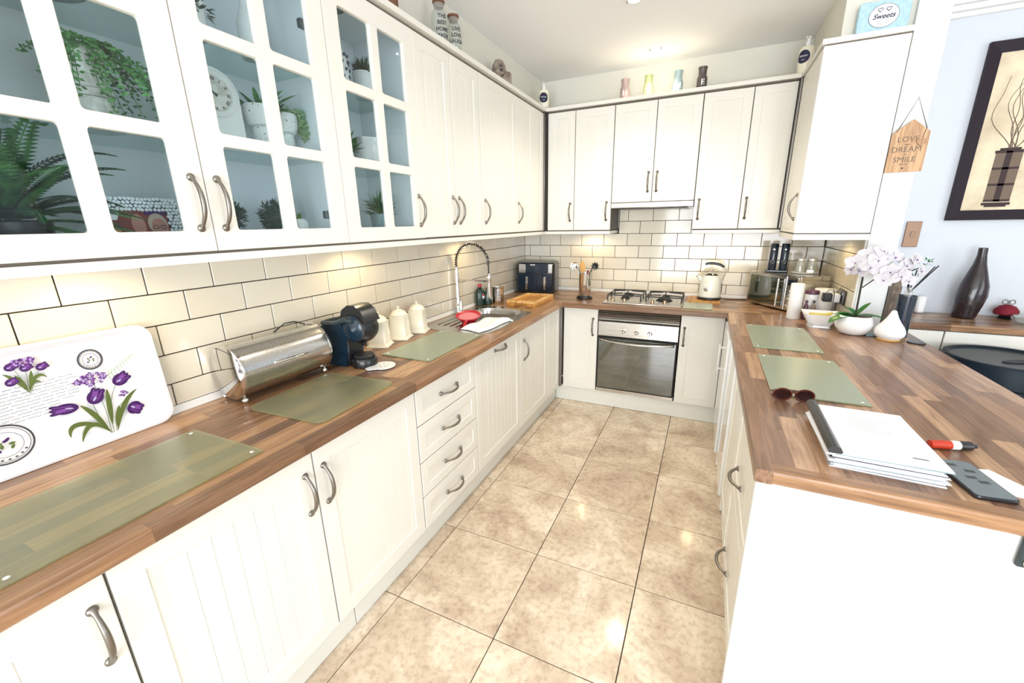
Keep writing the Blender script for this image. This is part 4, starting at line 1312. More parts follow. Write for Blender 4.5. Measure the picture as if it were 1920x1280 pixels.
for c in ((-3.419, 1.158), (-3.394, 1.149), (-3.366, 1.143), (-3.427, 1.120)): tulip(c, .013, .010, 20)
for cx, cz, sx, sz, nn in ((-3.284, 1.076, .036, .018, 44), (-3.397, 1.166, .020, .008, 22), (-3.226, 1.012, .010, .008, 6)):
    for k in range(nn):
        a = rnd.uniform(0, 2 * PI); r = rnd.random() ** .5
        c = (cx + sx * r * math.cos(a), cz + sz * r * math.sin(a))
        for j in range(4): pr.ell((c[0] + .0028 * math.cos(j * PI / 2 + a), c[1] + .0028 * math.sin(j * PI / 2 + a)), .0026, .0020, j * 90, (LILAC, PURPLE, LILAC, PALEV)[(k + j) % 4], 6)
for k in range(9):
    t = k / 8; c = (-3.245 + .066 * t, 1.076 + .042 * t)
    for sg in (-1, 1): pr.line([c, (c[0] + .004, c[1] + sg * .014 * (1 - .5 * t))], .0014, LTGREEN)
pr.line([(-3.245, 1.076), (-3.179, 1.118)], .001, LTGREEN)
pr.m.build('printed_flowers', ty, smooth=False)

# ================================================================ MICROWAVE AND WHAT STANDS ON IT
mw = thing('microwave', 'silver microwave with a mirrored door standing across the right-hand corner', 'microwave', (1.940, -.185, WZ), R(-55.2))
MWH = .232; MWD = .235
M().box(0, .440, .012, MWD, .012, MWH + .012, STEEL, .003).box(.02, .05, .03, .06, 0, .012, BLACK).box(.39, .42, .03, .06, 0, .012, BLACK).box(.02, .05, .2, .23, 0, .012, BLACK).box(.39, .42, .2, .23, 0, .012, BLACK).build('housing', mw, smooth=False)
o = M().box(0, .350, -.010, .012, .012, MWH + .010, STEEL, .003).box(.018, .332, -.0125, -.010, .030, MWH - .012, OVENG, .001).build('door', mw, smooth=False)
M().tube([(.305, -.034, .035), (.305, -.034, MWH - .010)], .0065, CHROME, 10).tube([(.305, -.034, .055), (.305, -.010, .055)], .0045, CHROME, 8).tube([(.305, -.034, MWH - .032), (.305, -.010, MWH - .032)], .0045, CHROME, 8).build('handle', o)
m = M().box(.352, .440, -.008, .012, .012, MWH + .010, STEEL, .003).box(.362, .430, -.0095, -.008, MWH - .05, MWH - .012, NAVY)
for k in range(5):
    for j in range(3): m.box(.364 + j * .023, .382 + j * .023, -.0105, -.008, .035 + k * .026, .050 + k * .026, CHROME, .001)
m.build('control_panel', mw, smooth=False)
MT = WZ + MWH + .0125
ml_ = thing('mill_stand', 'black stand with two black electric mills on the microwave', 'mill set', (2.090, -.258, MT), R(-8))
M().box(-.070, .068, -.035, .035, .0005, .018, BLACK, .004).build('tray', ml_)
for x in (-.032, .036):
    g_ = M().lathe([(.024, .018), (.0265, .022), (.0255, .10), (.0255, .196), (.023, .200), (0, .201)], NAVY, seg=22).build('mill', ml_, (x, 0, 0))
    m = M(); m.x = T(0, -.0258, .160) @ rotm(R(90), 0, 0); m.lathe([(.0065, 0), (.005, .002), (0, .0025)], CHROME, seg=12)
    m.build('button', g_)
    m = M(); m.x = T(0, -.0250, .075) @ rotm(R(90), 0, 0)
    m.tube([(.012 * math.cos(R(a)), .014 * math.sin(R(a)), .0015) for a in range(0, 360, 30)], .0012, CHROME, 5, True)
    m.build('ring', g_)
tr = thing('tray', 'small oval white tray on the microwave', 'tray', (2.252, -.300, MT))
M().lathe([(.060, .0005), (.075, .004), (.085, .012), (.083, .012), (.072, .006), (0, .005)], WHITEC, seg=28, sy=.75).build('dish', tr)
def lidded(x, y, s, label):
    t = thing('glass_jar', label, 'jar', (x, y, MT + .008))
    M().lathe([(.026, .0), (.031, .004), (.031, .070), (.027, .080), (.026, .080), (.0285, .068), (.0285, .006), (0, .005)], JARG, seg=22).build('jar', t)
    M().lathe([(.030, .078), (.031, .082), (.029, .094), (.010, .098), (0, .098)], CHROME, seg=22).build('lid', t)
lidded(2.222, -.30, 1, 'clear glass jar with a silver lid, left one on the small white tray')
lidded(2.290, -.285, 1, 'clear glass jar with a silver lid, right one on the small white tray')
tag(M().box(-.02, .022, -.012, .012, .0005, .022, WHITEC, .004).build('butter_dish', loc=(2.275, -.338, MT + .0075)), 'small white block-shaped dish in front of the jars on the microwave', 'dish')

# ---- right-hand corner of the worktop
m = M().lathe([(.036, .0005), (.0375, .003), (.0375, .218), (.036, .222), (.012, .222), (.011, .219), (0, .219)], WHITEM, seg=28)
solid('kitchen_roll', 'slim plain white kitchen roll standing in front of the microwave', 'kitchen roll', m, loc=(2.162, -.690, WZ))
m = M().lathe([(.056, .0005), (.059, .004), (.059, .172), (.056, .176), (.020, .177), (.019, .172), (0, .172)], WHITEM, seg=30)
solid('kitchen_roll', 'wide white kitchen roll against the right-hand tiles', 'kitchen roll', m, loc=(2.340, -.548, WZ))
c_ = thing('storage_jar', 'white storage jar with a dark brown lid between the two kitchen rolls', 'jar', (2.258, -.612, WZ))
M().lathe([(.034, .0005), (.037, .003), (.037, .150), (0, .150)], WHITEC, seg=24).build('jar', c_)
M().lathe([(.039, .150), (.040, .153), (.038, .172), (.010, .174), (.008, .184), (0, .186)], PLUM, seg=24).build('lid', c_)
def small_bottle(x, y, mt, label, capm):
    t = thing('small_bottle', label, 'bottle', (x, y, WZ))
    M().lathe([(.014, .0005), (.017, .004), (.018, .05), (.012, .085), (.006, .098), (.006, .108), (0, .108)], mt, seg=16).build('bottle', t)
    M().lathe([(.008, .106), (.008, .118), (0, .120)], capm, seg=12).build('stopper', t)
small_bottle(2.222, -.690, PLUM, 'small purple-brown bottle behind the fruit dish', PLUM)
small_bottle(2.262, -.682, STONE, 'small grey-green bottle behind the fruit dish', DKGREY)
fd = thing('fruit_dish', 'square white ceramic dish with flared rim, holding a banana', 'dish', (2.262, -.880, WZ), R(-4))
m = M(); lv = [(.052, .0005, .010), (.050, .010, .010), (.054, .014, .012), (.072, .045, .02), (.092, .078, .026), (.088, .078, .024), (.066, .044, .018), (.048, .018, .010)]
vs = []; fs = []; n = 0
for h, z, r in lv:
    p = rrect(-h, h, -h * .92, h * .92, r, 4); n = len(p); vs += [(x_, y_, z + (.006 * (abs(x_) / .09) ** 2 if z > .06 else 0)) for x_, y_ in p]
for k in range(len(lv) - 1):
    for i in range(n):
        a, b_ = k * n + i, k * n + (i + 1) % n
        fs.append((a, b_, b_ + n, a + n))
fs.append(tuple(range(n))[::-1]); fs.append(tuple(range((len(lv) - 1) * n, len(lv) * n)))
m.add(vs, fs, WHITEC); m.build('dish', fd)
m = M().tube([(-.055, -.012, .052), (-.035, -.018, .047), (0, -.02, .044), (.03, -.018, .047), (.052, -.008, .056), (.060, -.004, .062)], [.005, .011, .014, .012, .008, .004], YELLOW, 8)
solid('banana', 'yellow banana lying in the white dish', 'fruit', m, loc=(2.258, -.885, WZ + .026))
tag(M().box(-.045, .045, -.020, .020, 0, .003, PAPER, .001).build('napkin', loc=(2.29, -.842, WZ + .066), rot=(R(14), R(4), R(-20))), 'folded white paper napkin in the back of the fruit dish', 'napkin')
ps = thing('glass_ornament', 'small clear glass ornament beside the fruit dish', 'ornament', (2.208, -.935, WZ))
M().lathe([(.010, .0005), (.016, .008), (.018, .018), (.010, .030), (0, .034)], JARG, seg=16).build('glass', ps)

so = thing('double_socket', 'black double socket on the right-hand tiles', 'socket', (2.4022, -.665, 1.028), R(-90))
M().box(-.073, .073, -.008, -.0005, -.043, .043, BLACK, .003).build('plate', so)
for x in (-.036, .036):
    M().box(x - .006, x + .006, -.0115, -.0075, .012, .030, CHROME, .001).build('switch', so)
pg = thing('plug', 'white plug in the black double socket', 'plug', (2.392, -.655, 1.018), R(-90))
M().box(-.027, .027, -.040, -.0005, -.026, .026, WHITEM, .005).build('body', pg)
pg2 = thing('phone_charger', 'black charger plugged into the white plug', 'charger', (2.350, -.655, 1.020), R(-90))
M().box(-.024, .024, -.046, -.0005, -.026, .026, BLACK, .005).build('body', pg2)
M().tube([(0, -.030, .026), (0, -.018, .046), (.022, .0, .05), (.036, .005, .02), (.038, .006, -.06), (.05, .008, -.11), (.09, .006, -.134), (.16, .004, -.135)], .0022, BLACK, 6).build('cable', pg2)

# ---- leaves
def leaf(m, p, d, L, W, mt, up=(0, 0, 1), curl=.0, fold=.15):
    p = Vector(p); d = Vector(d).normalized(); u = Vector(up)
    s = d.cross(u)
    s = s.normalized() if s.length > 1e-4 else d.orthogonal().normalized()
    nn = s.cross(d).normalized()
    P = []
    for t, w_ in ((0, .12), (.3, .85), (.6, 1.), (.85, .6), (1, .0)):
        c = p + d * (L * t) - nn * (curl * L * t * t)
        if w_ == 0: P.append([c])
        else: P.append([c - s * (W / 2 * w_) + nn * (W * fold * w_), c, c + s * (W / 2 * w_) + nn * (W * fold * w_)])
    vs = []; fs = []
    for r in P: vs += [tuple(q) for q in r]
    for i in range(3):
        a = i * 3
        fs += [(a, a + 1, a + 4, a + 3), (a + 1, a + 2, a + 5, a + 4)]
    fs += [(9, 10, 12), (10, 11, 12)]
    m.add(vs, fs, mt)
def leaf2(m, p, d, L, W, mt, up=(0, 0, 1)):
    p = Vector(p); d = Vector(d).normalized(); s = d.cross(Vector(up))
    s = s.normalized() if s.length > 1e-4 else d.orthogonal().normalized()
    m.add([tuple(p), tuple(p + d * L * .5 - s * W / 2), tuple(p + d * L), tuple(p + d * L * .5 + s * W / 2)], [(0, 1, 2, 3)], mt)

# ---- orchid in a white bowl
oc = thing('orchid', 'white orchid with glossy green leaves in a round white bowl', 'plant', (2.388, -1.018, WZ))
M().lathe([(.040, .0005), (.062, .010), (.082, .040), (.086, .066), (.078, .096), (.073, .104), (.069, .104), (.074, .092), (.080, .066), (0, .060)], WHITEC, seg=32).build('pot', oc)
m = M().lathe([(.070, .094), (.03, .100), (0, .101)], STONE, seg=20); m.build('compost', oc)
for (dx, dy, dz), L, W, cu in (((-.85, -.40, .16), .145, .068, .42), ((.80, -.3, .22), .125, .055, .25), ((-.35, .35, .55), .10, .045, .4), ((.55, .1, .8), .105, .045, .1), ((-.8, .2, .3), .11, .05, .4)):
    m = M(); d = Vector((dx, dy, dz)).normalized()
    vs = []; fs = []; s = d.cross(Vector((0, 0, 1))).normalized(); nn = s.cross(d)
    K = 9
    for i in range(K + 1):
        t = i / K; wv = W / 2 * (math.sin(PI * min(1, t * .92 + .08)) ** .6)
        c = Vector((0, 0, .100)) + d * (L * t) - Vector((0, 0, 1)) * (cu * L * t * t)
        vs += [tuple(c - s * wv + nn * wv * .25), tuple(c), tuple(c + s * wv + nn * wv * .25)]
    for i in range(K):
        a = i * 3; fs += [(a, a + 1, a + 4, a + 3), (a + 1, a + 2, a + 5, a + 4)]
    m.add(vs, fs, LEAFO); m.build('leaf', oc)
M().tube([(0, 0, .098), (-.003, 0, .25), (-.006, -.005, .36), (-.004, -.008, .40)], .0048, STEM, 8).build('support_cane', oc)
stem1 = [(-.004, -.008, .33), (-.02, -.02, .385), (-.02, -.02, .43), (.03, -.02, .455), (.09, -.01, .44), (.14, .01, .40)]
stem2 = [(.0, -.01, .255), (.03, -.04, .30), (.08, -.05, .325), (.13, -.03, .33), (.18, .0, .345), (.22, .02, .36)]
for s_ in (stem1, stem2): M().tube(s_, .0028, STEM, 6).build('flower_stem', oc)
rnd = random.Random(12)
def flower(c, face, s):
    m = M(); f = Vector(face).normalized(); up = Vector((0, 0, 1)); sd = f.cross(up).normalized(); up = sd.cross(f).normalized()
    mx = Matrix((sd, up, f)).transposed().to_4x4(); mx.translation = Vector(c)
    m.x = mx @ rotm(0, 0, rnd.uniform(-.4, .4))
    def petal(a, L, W, cup):
        vs = []; fs = []; K = 6
        ca, sa = math.cos(a), math.sin(a)
        for i in range(K + 1):
            t = i / K; wv = W / 2 * math.sin(PI * min(1, t * .85 + .12)) ** .7
            z = cup * L * (t - .5 * t * t) + rnd.uniform(-.0012, .0012)
            for q in (-1, -.5, 0, .5, 1):
                x, y = L * t, q * wv
                vs.append((x * ca - y * sa, x * sa + y * ca, z + .12 * abs(q) ** 2 * W * .5 + .0015 * math.sin(q * 6 + i)))
        for i in range(K):
            for j in range(4):
                a0 = i * 5 + j; fs.append((a0, a0 + 1, a0 + 6, a0 + 5))
        m.add(vs, fs, PETAL)
    for a in (90, 210, 330): petal(R(a), s * .95, s * .62, .25)
    for a in (18, 162): petal(R(a), s * 1.05, s * 1.05, .18)
    m.ball((0, -.003, .005), (.003, .004, .004), LILAC, 8, 6)
    for sg in (-1, 1): m.ball((sg * .006, .002, .006), (.0035, .003, .003), PETAL, 6, 4)
    return m
fl = [((-.055, -.035, .385), (-.5, -.8, .15), .048), ((-.030, -.030, .345), (-.6, -.7, -.1), .046), ((-.062, -.02, .350), (-.9, -.4, 0), .044), ((-.010, -.04, .425), (-.3, -.9, .2), .046),
      ((.030, -.05, .400), (.1, -1, .1), .050), ((.045, -.04, .445), (.2, -.8, .5), .044), ((.085, -.06, .345), (.1, -1, .0), .048), ((.100, -.03, .415), (.4, -.8, .3), .046), ((.065, -.065, .305), (-.1, -1, -.1), .044),
      ((.150, -.03, .375), (.5, -.8, .2), .046), ((.130, -.06, .325), (.3, -.9, -.2), .044), ((.190, -.01, .405), (.6, -.7, .3), .042), ((.170, -.04, .300), (.4, -.9, -.1), .040), ((.215, -.02, .350), (.7, -.6, .1), .038), ((.005, -.055, .365), (-.1, -1, 0), .046)]
for c, f, s in fl: flower(c, f, s).build('flower', oc)
m = M()
for c in ((.19, .0, .325), (.225, .01, .335), (.165, .01, .315)): m.ball(c, (.008, .008, .011), LEAFO, 8, 6)
m.build('buds', oc)

# ---- aroma diffuser, black vase with reeds, coaster
df = thing('aroma_diffuser', 'white teardrop aroma diffuser on a pale wooden base', 'diffuser', (2.520, -1.098, WZ))
M().lathe([(.046, .0005), (.049, .003), (.046, .010), (0, .010)], SPOONW, seg=28).build('base', df)
M().lathe([(.045, .010), (.060, .026), (.063, .042), (.060, .056)], WHITEM, seg=32).build('lower_body', df)
M().lathe([(.060, .0565), (.052, .072), (.036, .095), (.023, .118), (.015, .138), (.011, .150), (.006, .155), (0, .155)], WHITEM, seg=32).build('upper_body', df)
rv = thing('reed_diffuser', 'tall black cylinder vase holding black reeds and green sprigs', 'vase', (2.590, -1.000, WZ))
M().lathe([(.032, .0005), (.034, .004), (.036, .10), (.0385, .215), (.0385, .220), (.036, .220), (.035, .208), (0, .205)], NAVY, seg=30).build('vase', rv)
M().lathe([(.017, .19), (.017, .242), (.013, .248), (.013, .256), (.018, .258), (.018, .262), (0, .262)], JARG, seg=18).build('bottle_neck', rv)
for dx, dz in ((-.030, .345), (-.018, .36), (.088, .375), (.075, .37), (.010, .35)):
    M().tube([(0, 0, .23), (dx, -.005, dz)], .0028, OILCH, 6).build('reed', rv)
m = M(); m.tube([(.002, .0, .27), (.03, .0, .35), (.045, .0, .385)], .0014, LEAFO, 5)
rnd = random.Random(3)
for k in range(14):
    c = Vector((.045, 0, .385)) + Vector((rnd.uniform(-.025, .02), rnd.uniform(-.012, .012), rnd.uniform(-.012, .02)))
    leaf2(m, c, (rnd.uniform(-1, 1), rnd.uniform(-1, 1), rnd.uniform(-.3, .8)), .018, .010, LEAFO)
for k in range(9):
    c = Vector((-.022, 0, .365)) + Vector((rnd.uniform(-.01, .012), rnd.uniform(-.01, .01), rnd.uniform(-.01, .02)))
    leaf2(m, c, (rnd.uniform(-1, 1), rnd.uniform(-1, 1), rnd.uniform(-.3, .8)), .015, .009, LEAFO)
m.build('sprigs', rv)
m = M().lathe([(.034, .0005), (.036, .002), (.036, .006), (.034, .008), (0, .008)], BLACK, seg=26)
solid('coaster', 'round black coaster at the corner of the bar beside the black vase', 'coaster', m, loc=(2.622, -1.128, WZ))
pe = thing('phone_charging_pad', 'thin pale grey pad between the orchid bowl and the diffuser', 'charging pad', (2.470, -1.010, WZ))
M().box(-.028, .028, -.04, .04, .0005, .008, JBLUE, .003).build('pad', pe)

tag(M().box(2.545, 2.562, -.884, -.868, .8805, 1.215, GAPB, .001).box(2.562, 2.600, -.884, -.872, .8805, 1.205, STONE, .002).build('narrow_board', smooth=False), 'narrow beige board with a dark edge standing against the white pillar', 'board')
# ---- sunglasses, papers, pen-like lighter, phone, note
sg_ = thing('sunglasses', 'brown tortoiseshell sunglasses by the corner of the green glass board', 'sunglasses', (1.948, -2.172, WZ), R(8))
m = M()
for sx in (-1, 1):
    c = sx * .034
    ring = [(c + .028 * math.cos(a), -.004 * math.cos(a * 1) * sx * 0, .023 + .021 * math.sin(a)) for a in [2 * PI * i / 20 for i in range(20)]]
    m.tube(ring, .0032, AMBER, 6, True)
m.tube([(-.008, 0, .030), (0, -.001, .033), (.008, 0, .030)], .003, AMBER, 6)
m.build('frame', sg_)
for sx in (-1, 1):
    m = M(); m.x = T(sx * .034, .001, .023) @ rotm(R(90), 0, 0)
    m.lathe([(.0275, -.001), (.0275, .001), (0, .002)], LENS, seg=22, sy=.75); m.build('lens', sg_)
    m = M().tube([(sx * .060, .002, .030), (sx * .064, .012, .030), (sx * .05, .045, .02), (sx * .02, .085, .008), (sx * .0, .105, .004)], [.004, .004, .003, .003, .003], AMBER, 6)
    m.build('arm', sg_)
rnd = random.Random(21)
z = WZ + .0004
for k in range(9):
    th = rnd.uniform(.0035, .0052)
    m = M().box(-.112, .112, -.152, .152, 0, th * .35, (PAPER, FADED, PAPER, JBLUE, PAPER, PAPER, NAVYI, PAPER, JBLUE)[k]).box(-.110 + rnd.uniform(-.003, .003), .110, -.150, .150, th * .35, th, PAPER)
    solid('paper_bundle', 'bundle of loose white papers in the pile under the black-spined report', 'papers', m, 'pile of white papers', smooth=False,
          loc=(2.080 + rnd.uniform(-.006, .008), -2.452 + rnd.uniform(-.005, .005), z), rot=(0, 0, R(-1 + rnd.uniform(-2.2, 2.2))))
    z += th + .0003
rp = thing('report', 'white report with a thick black spine bar on top of the paper pile', 'document', (2.078, -2.448, z), R(-1))
M().box(-.105, .112, -.156, .156, 0, .006, PAPER, .0008).build('pages', rp, smooth=False)
m = M()
for i, (y0, y1) in enumerate(((-.158, .158),)):
    prof = [(-.118, 0), (-.092, 0), (-.088, .004), (-.094, .015), (-.104, .020), (-.114, .017), (-.120, .008)]
    n = len(prof)
    m.add([(x, y0, q) for x, q in prof] + [(x, y1, q) for x, q in prof], [tuple(range(n))[::-1], tuple(range(n, 2 * n))] + [(i_, (i_ + 1) % n, (i_ + 1) % n + n, i_ + n) for i_ in range(n)], BLACK)
m.build('spine_bar', rp)
m = M()
rnd = random.Random(2)
for k in range(9):
    w_ = rnd.uniform(.03, .09); x0 = -.05 + rnd.uniform(0, .03)
    m.box(x0, x0 + w_, .09 - k * .011, .0912 - k * .011, .006, .0062, FADED)
m.box(.055, .085, -.125, -.118, .006, .0062, FADED)
m.build('printed_text', rp, smooth=False)['kind'] = 'stuff'
lt = thing('lighter', 'orange and white tube with a black cap beside the papers', 'lighter', (2.278, -2.376, WZ + .0125), rot=(0, R(90), R(16)))
M().lathe([(.0, -.05), (.011, -.048), (.012, -.02)], ORANGE, seg=16).lathe([(.012, -.02), (.012, .012)], ORANGE, seg=16).build('tube', lt)
M().lathe([(.0122, .0), (.0122, .020)], WHITEM, seg=16).build('band', lt)
M().lathe([(.0125, .020), (.0125, .048), (.008, .052), (.006, .062), (0, .062)], BLACK, seg=16).build('cap', lt)
ph = thing('mobile_phone', 'black mobile phone with a grey patterned back partly beside the papers', 'phone', (2.255, -2.545, WZ), R(7.5))
link('case', plate([rrect(-.040, .040, -.083, .083, .010, 5)], .009, BLACK, .002), ph, (0, 0, .0051))
link('cover', plate([rrect(-.0365, .0365, -.0795, .0795, .008, 5)], .0006, PHONES), ph, (0, 0, .0100))
m = M()
for x, y in ((-.012, .055), (.012, .03), (-.002, 0), (.012, -.018)): m.box(x - .010, x + .010, y - .006, y + .006, .0103, .0106, DKGREY)
m.build('markings', ph, smooth=False)['kind'] = 'stuff'
tag(M().add([(2.285, -2.478, WZ + .0006), (2.318, -2.468, WZ + .0006), (2.395, -2.600, WZ + .0006), (2.312, -2.585, WZ + .0006), (2.285, -2.478, WZ + .0016), (2.318, -2.468, WZ + .0016), (2.395, -2.600, WZ + .0016), (2.312, -2.585, WZ + .0016)],
    [(3, 2, 1, 0), (4, 5, 6, 7), (0, 1, 5, 4), (1, 2, 6, 5), (2, 3, 7, 6), (3, 0, 4, 7)], PAPER).build('note_paper', smooth=False), 'white scrap of paper to the right of the mobile phone', 'paper')

# ================================================================ HOUSE-SHAPED SIGN AND WHAT HANGS IN THE DINING ROOM
hs = thing('wooden_sign', 'house-shaped plywood sign reading love dream smile, hung on a string', 'sign', (2.487, -.890, 1.711))
m = M(); poly = [(-.074, 0), (.073, 0), (.073, .182), (0, .243), (-.074, .182)]
n = 5
m.add([(x, 0, z) for x, z in poly] + [(x, -.006, z) for x, z in poly], [tuple(range(n)), tuple(range(n, 2 * n))[::-1]] + [(i, i + n, (i + 1) % n + n, (i + 1) % n) for i in range(n)], OAKV)
m.build('board', hs, smooth=False)
for s_, z, sz in (('LOVE', .152, .036), ('DREAM', .105, .036), ('SMILE', .058, .036)):
    link('lettering', bake(text_mesh(s_, sz, SEPIA, .0002, spacing=1.0), FRONT), hs, (-.006, -.0064, z))
for s_, z in (('laugh', .129), ('and', .083), ('every day', .037)):
    link('lettering', bake(text_mesh(s_, .009, DKSEPIA, .0002), FRONT), hs, (-.006, -.0064, z))
def heart(m, c, s, mt, d=.003, y=0):
    pts = []
    for i in range(28):
        t = 2 * PI * i / 28
        pts.append((c[0] + s * .0625 * 16 * math.sin(t) ** 3 * .5, c[1] + s * .0625 * .5 * (13 * math.cos(t) - 5 * math.cos(2 * t) - 2 * math.cos(3 * t) - math.cos(4 * t))))
    n = len(pts)
    m.add([(x, y, z) for x, z in pts] + [(x, y - d, z) for x, z in pts], [tuple(range(n))[::-1], tuple(range(n, 2 * n))] + [(i, (i + 1) % n, (i + 1) % n + n, i + n) for i in range(n)], mt)
m = M(); heart(m, (-.006, .018), .010, DKSEPIA, .0004, -.006); m.build('printed_heart', hs, smooth=False)
m = M(); heart(m, (.046, .135), .042, OAKV, .004, -.009)
m.build('heart_pendant', hs, smooth=False)
M().tube([(.046, -.010, .152), (.050, -.008, .178), (.054, -.006, .196)], .0012, STEM, 5).build('pendant_string', hs)
M().tube([(-.058, -.007, .190), (-.002, -.009, .336), (.056, -.007, .196)], .0018, STEM, 5).lathe([(.003, -.004), (.003, .006), (0, .008)], STEEL, c=(-.002, -.009, .336), seg=8).build('hanging_string', hs)

pc = thing('framed_picture', 'dark-framed sepia print of a vase with bare twigs on the dining room wall', 'picture', (2.955, -.183, 1.465))
PW, PH = .76, .96; fw = .058
m = M()
def frame_piece(a, b_, c, d, m):
    m.add([(a[0], -.002, a[1]), (b_[0], -.002, b_[1]), (c[0], -.002, c[1]), (d[0], -.002, d[1]), (a[0], -.028, a[1]), (b_[0], -.028, b_[1]), (c[0], -.016, c[1]), (d[0], -.016, d[1])],
          [(0, 1, 2, 3), (7, 6, 5, 4), (0, 4, 5, 1), (1, 5, 6, 2), (2, 6, 7, 3), (3, 7, 4, 0)], FRAMEB)
frame_piece((0, 0), (PW, 0), (PW - fw, fw), (fw, fw), m); frame_piece((PW, 0), (PW, PH), (PW - fw, PH - fw), (PW - fw, fw), m)
frame_piece((PW, PH), (0, PH), (fw, PH - fw), (PW - fw, PH - fw), m); frame_piece((0, PH), (0, 0), (fw, fw), (fw, PH - fw), m)
m.build('frame', pc, smooth=False)
M().box(fw - .004, PW - fw + .004, -.012, -.004, fw - .004, PH - fw + .004, CANV).build('print', pc, smooth=False)
m = M()
def R2(x0, x1, z0, z1, mt, y=-.0125): m.box(x0, x1, y - .0004, y, z0, z1, mt)
rnd = random.Random(6)
for vx in (.205, .46):
    R2(vx - .055, vx + .060, .105, .385, SEPIA)
    R2(vx - .012, vx + .016, .105, .385, DKSEPIA, -.0130)
    for z in (.105, .195, .285): R2(vx - .055, vx + .060, z, z + .012, DKSEPIA, -.0130)
    R2(vx - .060, vx + .065, .375, .390, DKSEPIA, -.0130); R2(vx - .042, vx + .047, .390, .402, DKSEPIA, -.0130)
    R2(vx - .060, vx + .065, .085, .100, DKSEPIA, -.0130); R2(vx - .045, vx + .050, .075, .085, DKSEPIA, -.0130)
    for k in range(9):
        x = vx + rnd.uniform(-.03, .035); z = .40; dx = rnd.uniform(-.05, .05); pts = []
        Hh = rnd.uniform(.30, .42)
        for i in range(15):
            t = i / 14
            pts.append((x + dx * 2.0 * math.sin(PI * t * .8) + .014 * math.sin(t * 9 + k), -.0132, z + Hh * t))
        m.tube(pts, [.0022 * (1 - .6 * i / 14) for i in range(15)], TWIG, 4)
m.build('printed_vase', pc, smooth=False)
tag(M().box(2.778, 2.854, -.192, -.1805, 1.302, 1.462, BRONZE, .002).box(2.806, 2.826, -.196, -.190, 1.365, 1.400, BRONZE, .002).build('switch_plate', smooth=False), 'tall bronze switch plate on the dining room wall above the orchid', 'switch')

vz = thing('floor_vase', 'tall dark brown bottle-shaped vase leaning slightly on the dining room worktop', 'vase', (3.125, -.300, WZ), rot=(0, R(0), 0))
m = M(); prof = [(.050, .0005), (.056, .006), (.064, .08), (.070, .14), (.064, .20), (.046, .27), (.030, .33), (.022, .38), (.0205, .425), (.017, .425), (.018, .38), (0, .36)]
vs = []; fs = []; seg = 30
for r, z in prof:
    sh = .012 * math.sin(z * 6.5)
    for i in range(seg):
        a = 2 * PI * i / seg; rr = r * (1 + .03 * math.sin(3 * a + z * 20))
        vs.append((rr * math.cos(a) + sh - .006, rr * math.sin(a), z))
for k in range(len(prof) - 1):
    for i in range(seg):
        a, b_ = k * seg + i, k * seg + (i + 1) % seg; fs.append((a, b_, b_ + seg, a + seg))
fs.append(tuple(range(seg))[::-1])
m.add(vs, fs, BROWNV); m.build('vase_body', vz)
tag(M().box(-.024, .024, -.018, .018, .0005, .112, WHITEM, .010).build('white_speaker', loc=(2.930, -.232, WZ)), 'small white upright box against the dining room wall', 'speaker')
rd = thing('ornament', 'dark red domed ornament with a scrolled metal top on the dining room worktop', 'ornament', (3.322, -.262, WZ))
M().lathe([(.030, .0005), (.034, .004), (.024, .016), (.028, .026), (0, .026)], BLACK, seg=20).build('foot', rd)
M().lathe([(.050, .026), (.055, .034), (.052, .055), (.036, .076), (.012, .086), (0, .087)], DKRED, seg=26).build('cushion', rd)
m = M()
for sx in (-1, 1): m.tube([(sx * .004 + sx * .012 * (1 - math.cos(a)), 0, .102 + .013 * math.sin(a)) for a in [2 * PI * i / 14 for i in range(14)]], .003, PEW, 6, True)
m.tube([(0, 0, .085), (0, 0, .112)], .003, PEW, 6); m.build('scroll_finial', rd)
gd = thing('glass_dish', 'shallow clear glass dish with folded cloth, in front of the red ornament', 'dish', (3.418, -.420, WZ))
M().lathe([(.09, .0005), (.115, .008), (.128, .040), (.124, .040), (.110, .012), (0, .008)], JARG, seg=30).build('dish', gd)
M().box(-.05, .10, -.05, .05, .012, .034, LTGREEN, .01).build('cloth', gd)

# dining room base cabinets
for k, (x0, x1, lb) in enumerate(((2.56, 2.945, 'white dining room base cabinet nearest the bar'), (2.948, 3.45, 'white dining room base cabinet behind the round bin'), (3.453, 3.95, 'white dining room base cabinet to the right of the round bin'), (3.953, 4.55, 'white dining room base cabinet farthest right'))):
    cabinet('base_cabinet', lb, 'cabinet', (x0, -.55, .14), 0, x1 - x0, .70, .362, [D(0, x1 - x0 - .001, 0, .698, plain=True)])
bn = thing('round_bin', 'large round blue-black bin with a recessed lid beyond the breakfast bar', 'bin', (3.100, -.850, 0), R(25))
M().lathe([(.215, .003), (.225, .01), (.235, .66), (0, .66)], BINM, seg=48).build('body', bn)
m = M().lathe([(.238, .662), (.246, .670), (.248, .765), (.240, .780), (.225, .780), (.215, .768), (.17, .762), (0, .764)], BINM, seg=52)
m.build('lid', bn)
M().lathe([(.214, .764), (.214, .7685), (.17, .765), (0, .7655)], DKGREY, seg=48).build('lid_top', bn)
M().lathe([(.09, .7655), (.09, .770), (0, .770)], BINM, seg=26, sy=.3).build('grip_recess', bn, (.02, -.04, 0))
m = M()
vs = []; fs = []
for i in range(9):
    a = R(-118 + i * 4.2)
    for z in (.705, .748): vs.append((.2495 * math.cos(a), .2495 * math.sin(a), z))
fs = [(2 * i, 2 * i + 2, 2 * i + 3, 2 * i + 1) for i in range(8)]
m.add(vs, fs, DKGREY); m.build('label_panel', bn)

